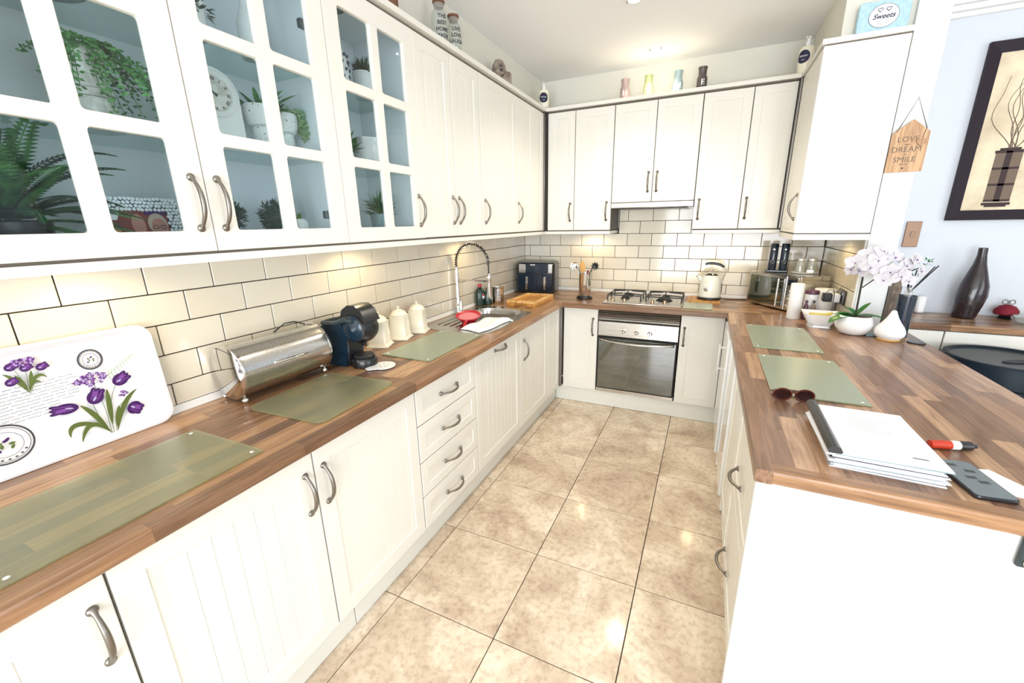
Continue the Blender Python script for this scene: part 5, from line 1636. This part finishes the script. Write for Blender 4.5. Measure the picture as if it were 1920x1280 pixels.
# ================================================================ ON TOP OF THE WALL CABINETS
CT = 2.3625
def cork_bottle(x, y, h, label, words):
    t = thing('glass_bottle', label, 'bottle', (x, y, CT), R(52))
    r = .042
    M().lathe([(r * .9, .0005), (r, .006), (r, h * .66), (r * .9, h * .74), (r * .60, h * .80), (r * .60, h * .86), (r * .68, h * .88), (r * .68, h * .91), (r * .6, h * .91), (r * .55, h * .80), (r * .86, h * .72), (r * .94, h * .64), (r * .94, .012), (0, .010)], JARG, seg=24).build('bottle', t)
    M().lathe([(r * .52, h * .83), (r * .60, h * .92), (r * .74, h * .93), (r * .72, h * .98), (r * .5, h), (0, h)], CORK, seg=20).build('cork', t)
    for i, wd in enumerate(words):
        link('lettering', wrap(bake(text_mesh(wd, .024, INK, .0002, bold=.0006), FRONT), r + .0006), t, (0, 0, h * .60 - i * .028))
cork_bottle(.285, -1.715, .205, 'larger cork-topped glass bottle with black lettering on the left cabinets', ('THE', 'BEST', 'HOME', 'MADE'))
cork_bottle(.280, -1.575, .195, 'smaller cork-topped glass bottle with black lettering, nearer the corner', ('LIVE', 'LOVE', 'LAUGH'))
tag(M().lathe([(.05, 0), (.055, .01), (.055, .10), (.03, .13), (0, .135)], CORK, seg=20).build('terracotta_pot', loc=(.28, -2.12, CT)), 'brown pot on the left cabinets, only its rim in view', 'pot')
st_ = thing('stone_ornament', 'taupe stone ornament with small dark recesses on the left cabinets', 'ornament', (.275, -1.025, CT), R(60))
m = M()
m.lathe([(.060, .0005), (.066, .02), (.058, .07), (.048, .115), (.030, .145), (0, .156)], STONE, seg=20, sx=.95, sy=.7)
m.box(.01, .078, -.04, .04, .0005, .085, STONE, .012)
m.build('stone_body', st_)
m = M()
for dx, z, r_ in ((-.008, .108, .010), (-.012, .082, .012), (.0, .052, .008)): m.ball((dx, -.044 + (.012 if z > .1 else 0), z), (r_, .006, r_ * .7), INK, 8, 6)
m.build('recesses', st_)
def soap(x, y, rz, label, w1, w2):
    t = thing('soap_bottle', label, 'bottle', (x, y, CT), R(rz))
    M().lathe([(.036, .0005), (.040, .005), (.0435, .06), (.0435, .130), (.036, .146), (.014, .152), (0, .152)], CREAM, seg=26).build('bottle', t)
    m = M().lathe([(.013, .150), (.013, .176), (.009, .178), (.009, .190), (.012, .192), (.012, .202), (0, .203)], WHITEM, seg=14)
    m.tube([(0, 0, .196), (0, -.03, .196), (0, -.036, .190)], [.006, .005, .004], WHITEM, 8); m.build('pump', t)
    m = M(); pts = []
    K = 12
    for i in range(-K, K + 1):     # round label strip wrapped on the bottle
        xx = .036 * i / K; hh = math.sqrt(max(0, .036 ** 2 - xx ** 2)); a = xx / .0440
        pts.append((.0442 * math.sin(a), -.0442 * math.cos(a), hh))
    vs = [(p[0], p[1], .088 - p[2]) for p in pts] + [(p[0], p[1], .088 + p[2]) for p in pts]; n = len(pts)
    m.add(vs, [(i, i + 1, i + 1 + n, i + n) for i in range(n - 1)], NAVYI); m.build('label', t)
    for s_, z, sz in ((w1, .092, .016), (w2, .072, .009)):
        link('lettering', wrap(bake(text_mesh(s_, sz, OVAL, .0002), FRONT), .0450), t, (0, 0, z))
soap(.308, -.292, 20, 'cream pump bottle with a round navy label in the left corner on the cabinets', 'Winter', 'berry')
soap(2.062, -.330, -30, 'cream pump bottle with a navy label in the right corner on the cabinets', 'Winter', 'berry')
def home_jar(x, mt, ch, tm, label):
    t = thing('glazed_jar', label, 'jar', (x, -.130, CT), R(12), 'four lettered jars on the back cabinets')
    M().lathe([(.032, .0005), (.035, .005), (.035, .108), (.031, .124), (.027, .130), (.027, .138), (.0275, .142), (.0275, .168), (.031, .174), (.031, .184), (0, .184)], mt, seg=26).build('jar', t)
    link('lettering', wrap(bake(text_mesh(ch, .052, tm, .0003, bold=.0008), FRONT), .0356), t, (0, 0, .082))
home_jar(.918, JPINK, 'H', WHITEM, 'dusty pink jar with a white letter H')
home_jar(1.093, JGREEN, 'O', WHITEM, 'pale green jar with a white letter O')
home_jar(1.302, JBLUE, 'M', WHITEM, 'pale blue-grey jar with a white letter M')
home_jar(1.465, JGREY, 'E', WHITEM, 'dark grey-brown jar with a white letter E')
tn = thing('sweets_tin', 'pale blue tin with a white oval label reading Sweets, on the right-hand cabinet', 'tin', (2.282, -.865, CT))
me = plate([rrect(-.100, .100, 0, .128, .014, 5)], .034, TINB, .003)
link('tin', bake(me, T(0, -.017, .0005) @ FRONT), tn)
ov_ = [(.058 * math.cos(2 * PI * i / 36), .049 * math.sin(2 * PI * i / 36)) for i in range(36)]
link('label', bake(plate([ov_], .0008, OVAL), T(0, -.0346, .062) @ FRONT), tn)
rg = M().tube([(x, -.0345, .062 + z) for x, z in ov_], .0010, NAVYI, 5, True); rg.build('label_edge', tn)
link('lettering', bake(text_mesh('Sweets', .030, NAVYI, .0002, shear=.35, bold=.0006), FRONT), tn, (0, -.0353, .060))
link('lettering', bake(text_mesh('TRADITIONAL', .0085, FADED, .0002), FRONT), tn, (0, -.0353, .040))
link('lettering', bake(text_mesh('SINCE 1950', .0085, FADED, .0002), FRONT), tn, (0, -.0353, .030))
m = M()
for cx in (-.016, .016):
    q = []
    for i in range(20):
        t = 2 * PI * i / 20
        q.append((cx + .0100 * math.sin(t) ** 3, -.0355, .088 + .0006 * (13 * math.cos(t) - 5 * math.cos(2 * t) - 2 * math.cos(3 * t) - math.cos(4 * t))))
    m.tube(q, .0013, NAVYI, 5, True)
m.build('printed_hearts', tn)

# ================================================================ INSIDE THE GLAZED CABINETS
S0, S1z, S2z = UZ + .0165, UZ + .3035, UZ + .5965
# fern in a black pot
fn = thing('potted_fern', 'large green fern in a black pot on the lowest shelf of the glazed cabinet', 'plant', (.195, -3.386, S0))
M().lathe([(.060, .0005), (.068, .006), (.074, .066), (.070, .070), (.066, .062), (0, .058)], BLACK, seg=24).build('pot', fn)
rnd = random.Random(9)
def frond(base, d, L, droop, W, mt, m):
    pts = []; d = Vector(d).normalized(); h = Vector((d.x, d.y, 0)); h = h.normalized() if h.length > 0 else Vector((0, 1, 0))
    N = 15
    p = Vector(base); dr = d.copy()
    for i in range(N + 1):
        p = Vector((min(max(p.x, -.175), .118), max(p.y, -.115), min(p.z, .272))); pts.append(p.copy()); p = p + dr * (L / N); dr = (dr + Vector((0, 0, -droop / N))).normalized()
    m.tube(pts, .0012, mt, 4)
    for i in range(2, N + 1):
        for sub in (0, .5):
            if i + sub > N: continue
            c = pts[i].lerp(pts[min(N, i + 1)], sub); t = (i + sub) / N
            ax = (pts[min(N, i)] - pts[i - 1]).normalized()
            side = ax.cross(Vector((0, 0, 1))); side = side.normalized() if side.length > .1 else Vector((1, 0, 0))
            l = W * math.sin(PI * min(1, .12 + t * .88)) ** .8 + .003
            for sg in (-1, 1):
                leaf2(m, c, side * sg + ax * .35 - Vector((0, 0, .15)), l, .0105, mt, up=side.cross(ax))
for i, (dx, dy, dz, L, dp) in enumerate(((.2, .5, 1, .25, 1.6), (.3, -.1, 1, .25, 1.2), (.5, .6, .7, .24, 1.3), (.2, .9, .6, .26, 1.2), (.4, .9, .25, .26, .9), (.6, -.5, .7, .20, 1.5), (.1, -.7, 1, .22, 1.3), (-.2, .2, 1.2, .26, 1.), (.7, .1, .6, .18, 1.6), (.5, .3, 1, .22, 1.2), (.3, 1, .8, .21, 1.6), (-.3, .7, .8, .22, 1.2), (.6, .8, .1, .17, .8), (.3, .25, 1.3, .29, .9), (.35, .55, 1.1, .28, 1.5), (.4, -.2, 1.2, .27, 1.0), (.5, .8, .55, .24, 1.1), (.2, .35, 1.2, .30, 2.1))):
    m = M(); frond((.0, .0, .06), (dx, dy, dz), L, dp, .048, (GREENP, GREENP, DKGREEN)[i % 3], m); m.build('frond', fn)
tag(M().box(-.016, .016, -.028, .028, 0, .034, WHITEM, .004).build('small_pale_box', loc=(.255, -3.262, S0)), 'small pale box to the right of the fern pot', 'box')
# mosaic photo frame
mf = thing('photo_frame', 'glittery white mosaic photo frame holding a picture of two faces', 'photo frame', (.185, -3.132, S0), rot=(R(-8), 0, R(90)))
M().box(-.104, .104, -.006, .004, .0005, .130, FRAMEB, .002).build('backing', mf)
m = M(); rnd = random.Random(5)
for i in range(22):
    for k in range(14):
        x, z = -.100 + i * .0096 + (.0048 if k % 2 else 0), .006 + k * .0094
        if x > .103 or (-.074 < x < .070 and .018 < z < .100): continue
        m.ball((x + rnd.uniform(-.0012, .0012), -.008, z + rnd.uniform(-.0012, .0012)), (.0052, .0034, .0052), MOSAIC, 7, 5)
o = m.build('mosaic_beads', mf); o['kind'] = 'stuff'
m = M().box(-.074, .070, -.0075, -.006, .018, .100, PHRED)
def flat_ell(c, a, b_, mt, y, n=18): m.poly([(c[0] + a * math.cos(2 * PI * i / n), y, c[1] + b_ * math.sin(2 * PI * i / n)) for i in range(n)], mt)
flat_ell((-.055, .085), .018, .014, OVAL, -.0077); flat_ell((-.060, .035), .014, .018, SPOONW, -.0077)
flat_ell((-.020, .060), .030, .040, PHRED, -.0078); flat_ell((-.004, .058), .016, .030, PHSKIN, -.0079, 14)
m.box(.015, .068, -.0079, -.0077, .085, .099, PURPLE)
flat_ell((.042, .060), .024, .030, PHHAIR, -.0080); flat_ell((.044, .048), .020, .028, PHSKIN, -.0081)
for sx in (-1, 1): m.tube([(.044 + sx * .009 + .007 * math.cos(a), -.0083, .052 + .005 * math.sin(a)) for a in [2 * PI * i / 10 for i in range(10)]], .0009, INK, 4, True)
m.build('photograph', mf, smooth=False)
# trailing plant in a fluted urn
ur = thing('potted_trailing_plant', 'trailing green plant spilling out of a whitewashed fluted urn', 'plant', (.190, -3.170, S1z))
m = M().lathe([(.050, .0005), (.050, .012), (.043, .018), (.041, .075)], RIBW, seg=64, flute=16, fa=.025)
m.lathe([(.043, .076), (.047, .082), (.047, .092), (.040, .098)], RIBW, seg=32)
m.lathe([(.036, .098), (.038, .150), (.042, .180), (.045, .184), (.040, .184), (.035, .17), (0, .17)], RIBW, seg=64, flute=16, fa=.025)
m.build('urn', ur)
rnd = random.Random(31); m = M()
ends = []
for k in range(38):
    a = rnd.uniform(-1.9, 1.9) + .6
    ends.append((a, rnd.uniform(.03, .12), rnd.uniform(.02, .15)))
for a, reach, drop in ends:
    d = Vector((math.cos(a), math.sin(a) * 1.15, 0))
    pts = []
    for i in range(12):
        t = i / 11
        p = Vector((0, 0, .178)) + d * (.038 * min(1, t * 3) + reach * t) + Vector((0, 0, .028 * math.sin(PI * min(1, t * 2.2)) - drop * t * t))
        if p.x > .118: p.x = .118
        pts.append(p)
    m.tube(pts, .0009, GREENP, 4)
    for i in range(1, 12):
        for sg in (-1, 1):
            q = pts[i] + Vector((rnd.uniform(-.003, .003), rnd.uniform(-.003, .003), 0))
            leaf2(m, q, (rnd.uniform(-.4, .6), sg * .9 + rnd.uniform(-.4, .4), rnd.uniform(-.6, .5)), rnd.uniform(.010, .014), .0078, (GREENP, GREENP, DKGREEN)[k % 3], up=(1, 0, .2))
m.build('foliage', ur)
tag(M().lathe([(.070, .0005), (.078, .010), (.086, .06), (.082, .06), (.070, .01), (0, .008)], PLUM, seg=30).build('round_bowl', loc=(.19, -3.205, S2z)), 'dark round bowl on the top glass shelf above the trailing plant', 'bowl')
# mantel clock
ck = thing('mantel_clock', 'cream arched mantel clock with roman numerals', 'clock', (.185, -2.868, S1z), R(84))
def arch(hw, base, zc, n=18, rr=None):
    r = rr or hw
    return [(-base, 0.0005), (base, 0.0005), (hw * 1.02, .05)] + [(r * math.cos(PI * i / n), zc + r * math.sin(PI * i / n)) for i in range(n + 1)] + [(-hw * 1.02, .05)]
def front_prism(m, pts, y0, y1, mt):
    n = len(pts)
    m.add([(x, y0, z) for x, z in pts] + [(x, y1, z) for x, z in pts], [tuple(range(n))[::-1], tuple(range(n, 2 * n))] + [(i, (i + 1) % n, (i + 1) % n + n, i + n) for i in range(n)], mt)
m = M(); front_prism(m, arch(.074, .086, .158), .020, -.018, SPECK if False else WHITEM); m.build('case', ck, smooth=False)
m = M(); m.x = T(0, -.018, .158) @ rotm(R(90), 0, 0)
m.lathe([(.066, 0), (.066, .004), (.062, .006), (.059, .003), (.056, .006), (.052, .004), (.052, .001), (0, .001)], WHITEM, seg=36); m.build('bezel', ck)
m = M(); m.x = T(0, -.0195, .158) @ rotm(R(90), 0, 0); m.lathe([(.050, 0), (.050, .0004), (0, .0004)], JARG if False else RIBW, seg=32); fo = m.build('dial', ck)
for i, s_ in enumerate(('XII', 'I', 'II', 'III', 'IIII', 'V', 'VI', 'VII', 'VIII', 'IX', 'X', 'XI')):
    a = PI / 2 - i * PI / 6
    me = bake(text_mesh(s_, .013, INK, .0002, bold=.0003), FRONT)
    link('numeral', me, fo, (.041 * math.cos(a), -.0201, .158 + .041 * math.sin(a)), (0, -(a - PI / 2), 0))
m = M().box(-.0022, .0022, -.0212, -.0206, -.010, .034, INK); m.build('hand', ck, (0, 0, .158), (0, R(-38), 0))
m = M().box(-.003, .003, -.0216, -.0212, -.010, .022, INK); m.build('hand', ck, (0, 0, .158), (0, R(-65), 0))
def pedestal_pot(par, r, h, mt):
    m = M().lathe([(r * .66, .0005), (r * .66, .004), (r * .60, h * .56)], mt, seg=40, flute=20, fa=.03)
    m.lathe([(r * .60, h * .56), (r * .85, h * .60), (r, h * .74), (r * 1.02, h * .96), (r * .98, h), (r * .92, h), (r * .94, h * .8), (0, h * .78)], mt, seg=30)
    m.build('pot', par)
al = thing('potted_aloe', 'spiky aloe in a speckled white footed pot beside the clock', 'plant', (.195, -2.716, S1z))
pedestal_pot(al, .055, .155, SPECK)
rnd = random.Random(8)
for k in range(15):
    a = rnd.uniform(0, 2 * PI); el = rnd.uniform(.5, 1.8)
    m = M(); leaf(m, (0.02 * math.cos(a), .02 * math.sin(a), .135), (math.cos(a), math.sin(a), el), rnd.uniform(.085, .12), .017, GREENP, curl=.15, fold=.3)
    m.build('leaf', al)
su = thing('potted_succulent', 'pale trailing succulent in a white footed pot at the end of the middle shelf', 'plant', (.165, -2.612, S1z))
pedestal_pot(su, .048, .155, SPECK)
m = M(); rnd = random.Random(18)
for k in range(240):
    t = rnd.random(); c = Vector((.01 + rnd.uniform(-.04, .04), rnd.uniform(-.03, .05) , .165 + rnd.uniform(-.012, .012)))
    if t > .35: c = Vector((.03 + rnd.uniform(-.02, .025), .035 + .03 * t + rnd.uniform(-.012, .012), .165 - .085 * (t - .35) / .65 + rnd.uniform(-.01, .01)))
    m.ball(tuple(c), (.005, .005, .0042), LTGREEN, 6, 4)
m.build('beaded_leaves', su)
m = M()
for k in range(26):
    a = rnd.uniform(0, 2 * PI); leaf(m, (.012 * math.cos(a) - .01, .012 * math.sin(a) - .02, .165), (math.cos(a), math.sin(a), rnd.uniform(.6, 1.5)), .035, .014, DKGREEN)
m.build('rosette', su)
def bush(name, label, x, y, r, z0=S0, mt=DKGREEN, n=800, pot=True, seed=1):
    t = thing(name, label, 'plant', (x, y, z0))
    if pot: M().lathe([(.024, .0005), (.030, .004), (.033, .034), (.030, .034), (0, .030)], WHITEC, seg=20).build('pot', t)
    m = M(); rn = random.Random(seed)
    zc = .034 + r * .85
    m.ball((0, 0, zc), r * .72, mt, 12, 8)
    for k in range(n):
        v = Vector((rn.gauss(0, 1), rn.gauss(0, 1), rn.gauss(0, 1))).normalized()
        p = Vector((0, 0, zc)) + v * r * rn.uniform(.6, .88)
        if p.z < .036: continue
        leaf2(m, p, v + Vector((rn.uniform(-.5, .5), rn.uniform(-.5, .5), rn.uniform(-.3, .6))), rn.uniform(.014, .024), .0065, mt, up=(rn.random(), rn.random(), rn.random()))
    m.build('foliage', t)
    return t
bush('topiary_ball', 'dark green ball plant behind the handle on the lowest shelf', .20, -2.905, .055, seed=2)
bush('topiary_ball', 'round dark green ball plant in the middle of the lowest shelf', .205, -2.728, .058, seed=3)
sp_ = thing('potted_plant', 'small white ceramic pot with a yellow-green plant right of the round dark plant', 'plant', (.205, -2.640, S0))
M().lathe([(.026, .0005), (.031, .004), (.031, .062), (.022, .076), (.019, .076), (.026, .058), (0, .05)], WHITEC, seg=24).build('pot', sp_)
m = M(); rnd = random.Random(14)
for k in range(30):
    a = rnd.uniform(0, 2 * PI); leaf2(m, (0, 0, .06), (math.cos(a) * .6, math.sin(a) * .6 - .5, rnd.uniform(.5, 1.3)), rnd.uniform(.03, .05), .007, SUCC)
m.build('foliage', sp_)
tv = thing('tall_vase', 'slim white bottle vase on the top shelf', 'vase', (.19, -2.712, S2z))
M().lathe([(.026, .0005), (.029, .004), (.029, .105), (.012, .150), (.010, .20), (.013, .21), (.010, .21), (0, .20)], WHITEC, seg=24).build('vase_body', tv)
hp = thing('potted_trailing_plant', 'white planter with dark leaves hanging over its edge on the top shelf', 'plant', (.195, -2.900, S2z))
M().lathe([(.040, .0005), (.044, .004), (.048, .095), (.044, .095), (0, .085)], WHITEC, seg=24).build('pot', hp)
m = M()
for k in range(40):
    a = rnd.uniform(-1, 1.6); d = Vector((math.cos(a), math.sin(a), 0)); dr = rnd.uniform(0, .035)
    leaf2(m, Vector((0, 0, .10 - dr)) + d * .05, d + Vector((0, 0, rnd.uniform(-1, .6))), .026, .009, DKGREEN)
m.build('foliage', hp)
# third cabinet
dv = thing('dotted_vase', 'white vase with black dots on the top shelf of the single glazed cabinet', 'vase', (.20, -2.340, S2z))
M().lathe([(.026, .0005), (.034, .008), (.038, .05), (.034, .11), (.022, .145), (.016, .155), (.018, .165), (.014, .165), (0, .15)], WHITEC, seg=26).build('vase_body', dv)
m = M()
for i in range(5):
    for j in range(8):
        a = 2 * PI * (j + .5 * (i % 2)) / 8; z = .022 + i * .026; r = .0375 if 0 < i < 4 else .034
        m.ball((r * math.cos(a), r * math.sin(a), z), (.0055, .0055, .0065), INK, 8, 6)
m.build('dots', dv)
def little(name, label, x, y, z0, potp, pm, n, L, W, mt, spread, seed, zt):
    t = thing(name, label, 'plant', (x, y, z0))
    M().lathe(potp, pm, seg=26).build('pot', t)
    m = M(); rn = random.Random(seed)
    for k in range(n):
        a = rn.uniform(0, 2 * PI); s = rn.random() * spread
        leaf2(m, (.012 * math.cos(a), .012 * math.sin(a), zt - .01 + rn.uniform(0, L * .6)), (math.cos(a) * s, math.sin(a) * s, rn.uniform(.1, 1)), rn.uniform(.5, 1) * L, W, mt, up=(rn.random(), rn.random(), 1))
    m.build('foliage', t)
    return t
little('potted_plant', 'dark leafy plant in a white pot, top shelf of the single glazed cabinet', .19, -2.200, S2z, [(.034, .0005), (.038, .004), (.043, .10), (.040, .105), (0, .095)], WHITEC, 170, .055, .010, DKGREEN, 1.3, 4, .10)
little('potted_plant', 'green leafy plant left of the white wavy jar in the single glazed cabinet', .20, -2.362, S1z, [(.026, .0005), (.030, .004), (.034, .06), (.030, .06), (0, .055)], WHITEC, 200, .075, .012, GREENP, 1.6, 5, .06)
little('potted_plant', 'grassy green plant in a glassy pot, lowest shelf of the single glazed cabinet', .20, -2.190, S0, [(.034, .0005), (.036, .004), (.044, .098), (.041, .10), (0, .09)], JBLUE, 260, .090, .008, GREENP, 2.2, 6, .095)
aj = thing('apple_jar', 'glossy white rounded jar with a wavy top on the middle shelf', 'jar', (.195, -2.218, S1z))
m = M().lathe([(.045, .0005), (.060, .010), (.068, .05), (.064, .085), (.050, .110), (.046, .118), (.043, .112), (.05, .08), (0, .07)], WHITEC, seg=40)
m.lathe([(.046, .112), (.048, .135), (.044, .135), (.042, .112)], WHITEC, seg=48, flute=5, fa=.08)
m.build('jar', aj)
cl_ = thing('cabinet_light', 'small black-ringed light inside the top of the single glazed cabinet', 'light', (.205, -2.330, UZ + UH - .0165), rot=(PI, 0, 0))
M().lathe([(.030, 0), (.032, .003), (.030, .006), (.024, .006), (.022, .003), (0, .003)], DKGREY, seg=24).build('ring', cl_)

# ================================================================ LAMPS
for k, (x, y) in enumerate(((1.155, -.335), (1.127, -1.075), (1.13, -2.05), (1.13, -3.05))):
    d = thing('downlight', ('recessed ceiling spotlight nearest the back wall', 'ceiling spotlight at the top edge of the picture', 'ceiling spotlight overhead out of view', 'ceiling spotlight above the camera')[k], 'spotlight', (x, y, CEIL), rot=(PI, 0, 0))
    M().lathe([(.044, 0), (.045, .003), (.041, .007), (.032, .008), (.029, .004), (.029, .0015), (0, .0015)], TRIM, seg=30).build('ring', d)
    M().lathe([(.027, .002), (.024, .006), (0, .007)], LAMPE, seg=24).build('bulb', d)
    for sx in (-1, 1): M().box(-.004, .004, -.004, .004, .006, .012, SEPIA, .001).build('clip', d, (sx * .036, 0, 0))
    spot_lamp(x, y, CEIL - .02, (20, 44, 20, 6)[k], WARM)
PUCK = [(.70, -.14, 1.428), (1.72, -.14, 1.428), (.16, -3.25, 1.428), (.16, -2.25, 1.428), (.16, -1.25, 1.428), (2.25, -.62, 1.408)]
names = ('left of the hood', 'right of the hood', 'under the glazed cabinets above the tray', 'under the glazed cabinets above the coffee machine', 'above the sink', 'under the right-hand wall cabinet')
for (x, y, z), nm in zip(PUCK, names):
    d = thing('under_cabinet_light', 'small round warm under-cabinet light ' + nm, 'light', (x, y, z), rot=(PI, 0, 0))
    M().lathe([(.033, 0), (.033, .008), (.028, .010), (.026, .008), (0, .008)], CHROME, seg=24).build('housing', d)
    M().lathe([(.025, .0085), (0, .0095)], LAMPE, seg=20).build('lens', d)
    spot_lamp(x, y, z - .014, 3.6, (1.0, .76, .42), R(160), .5, .025)
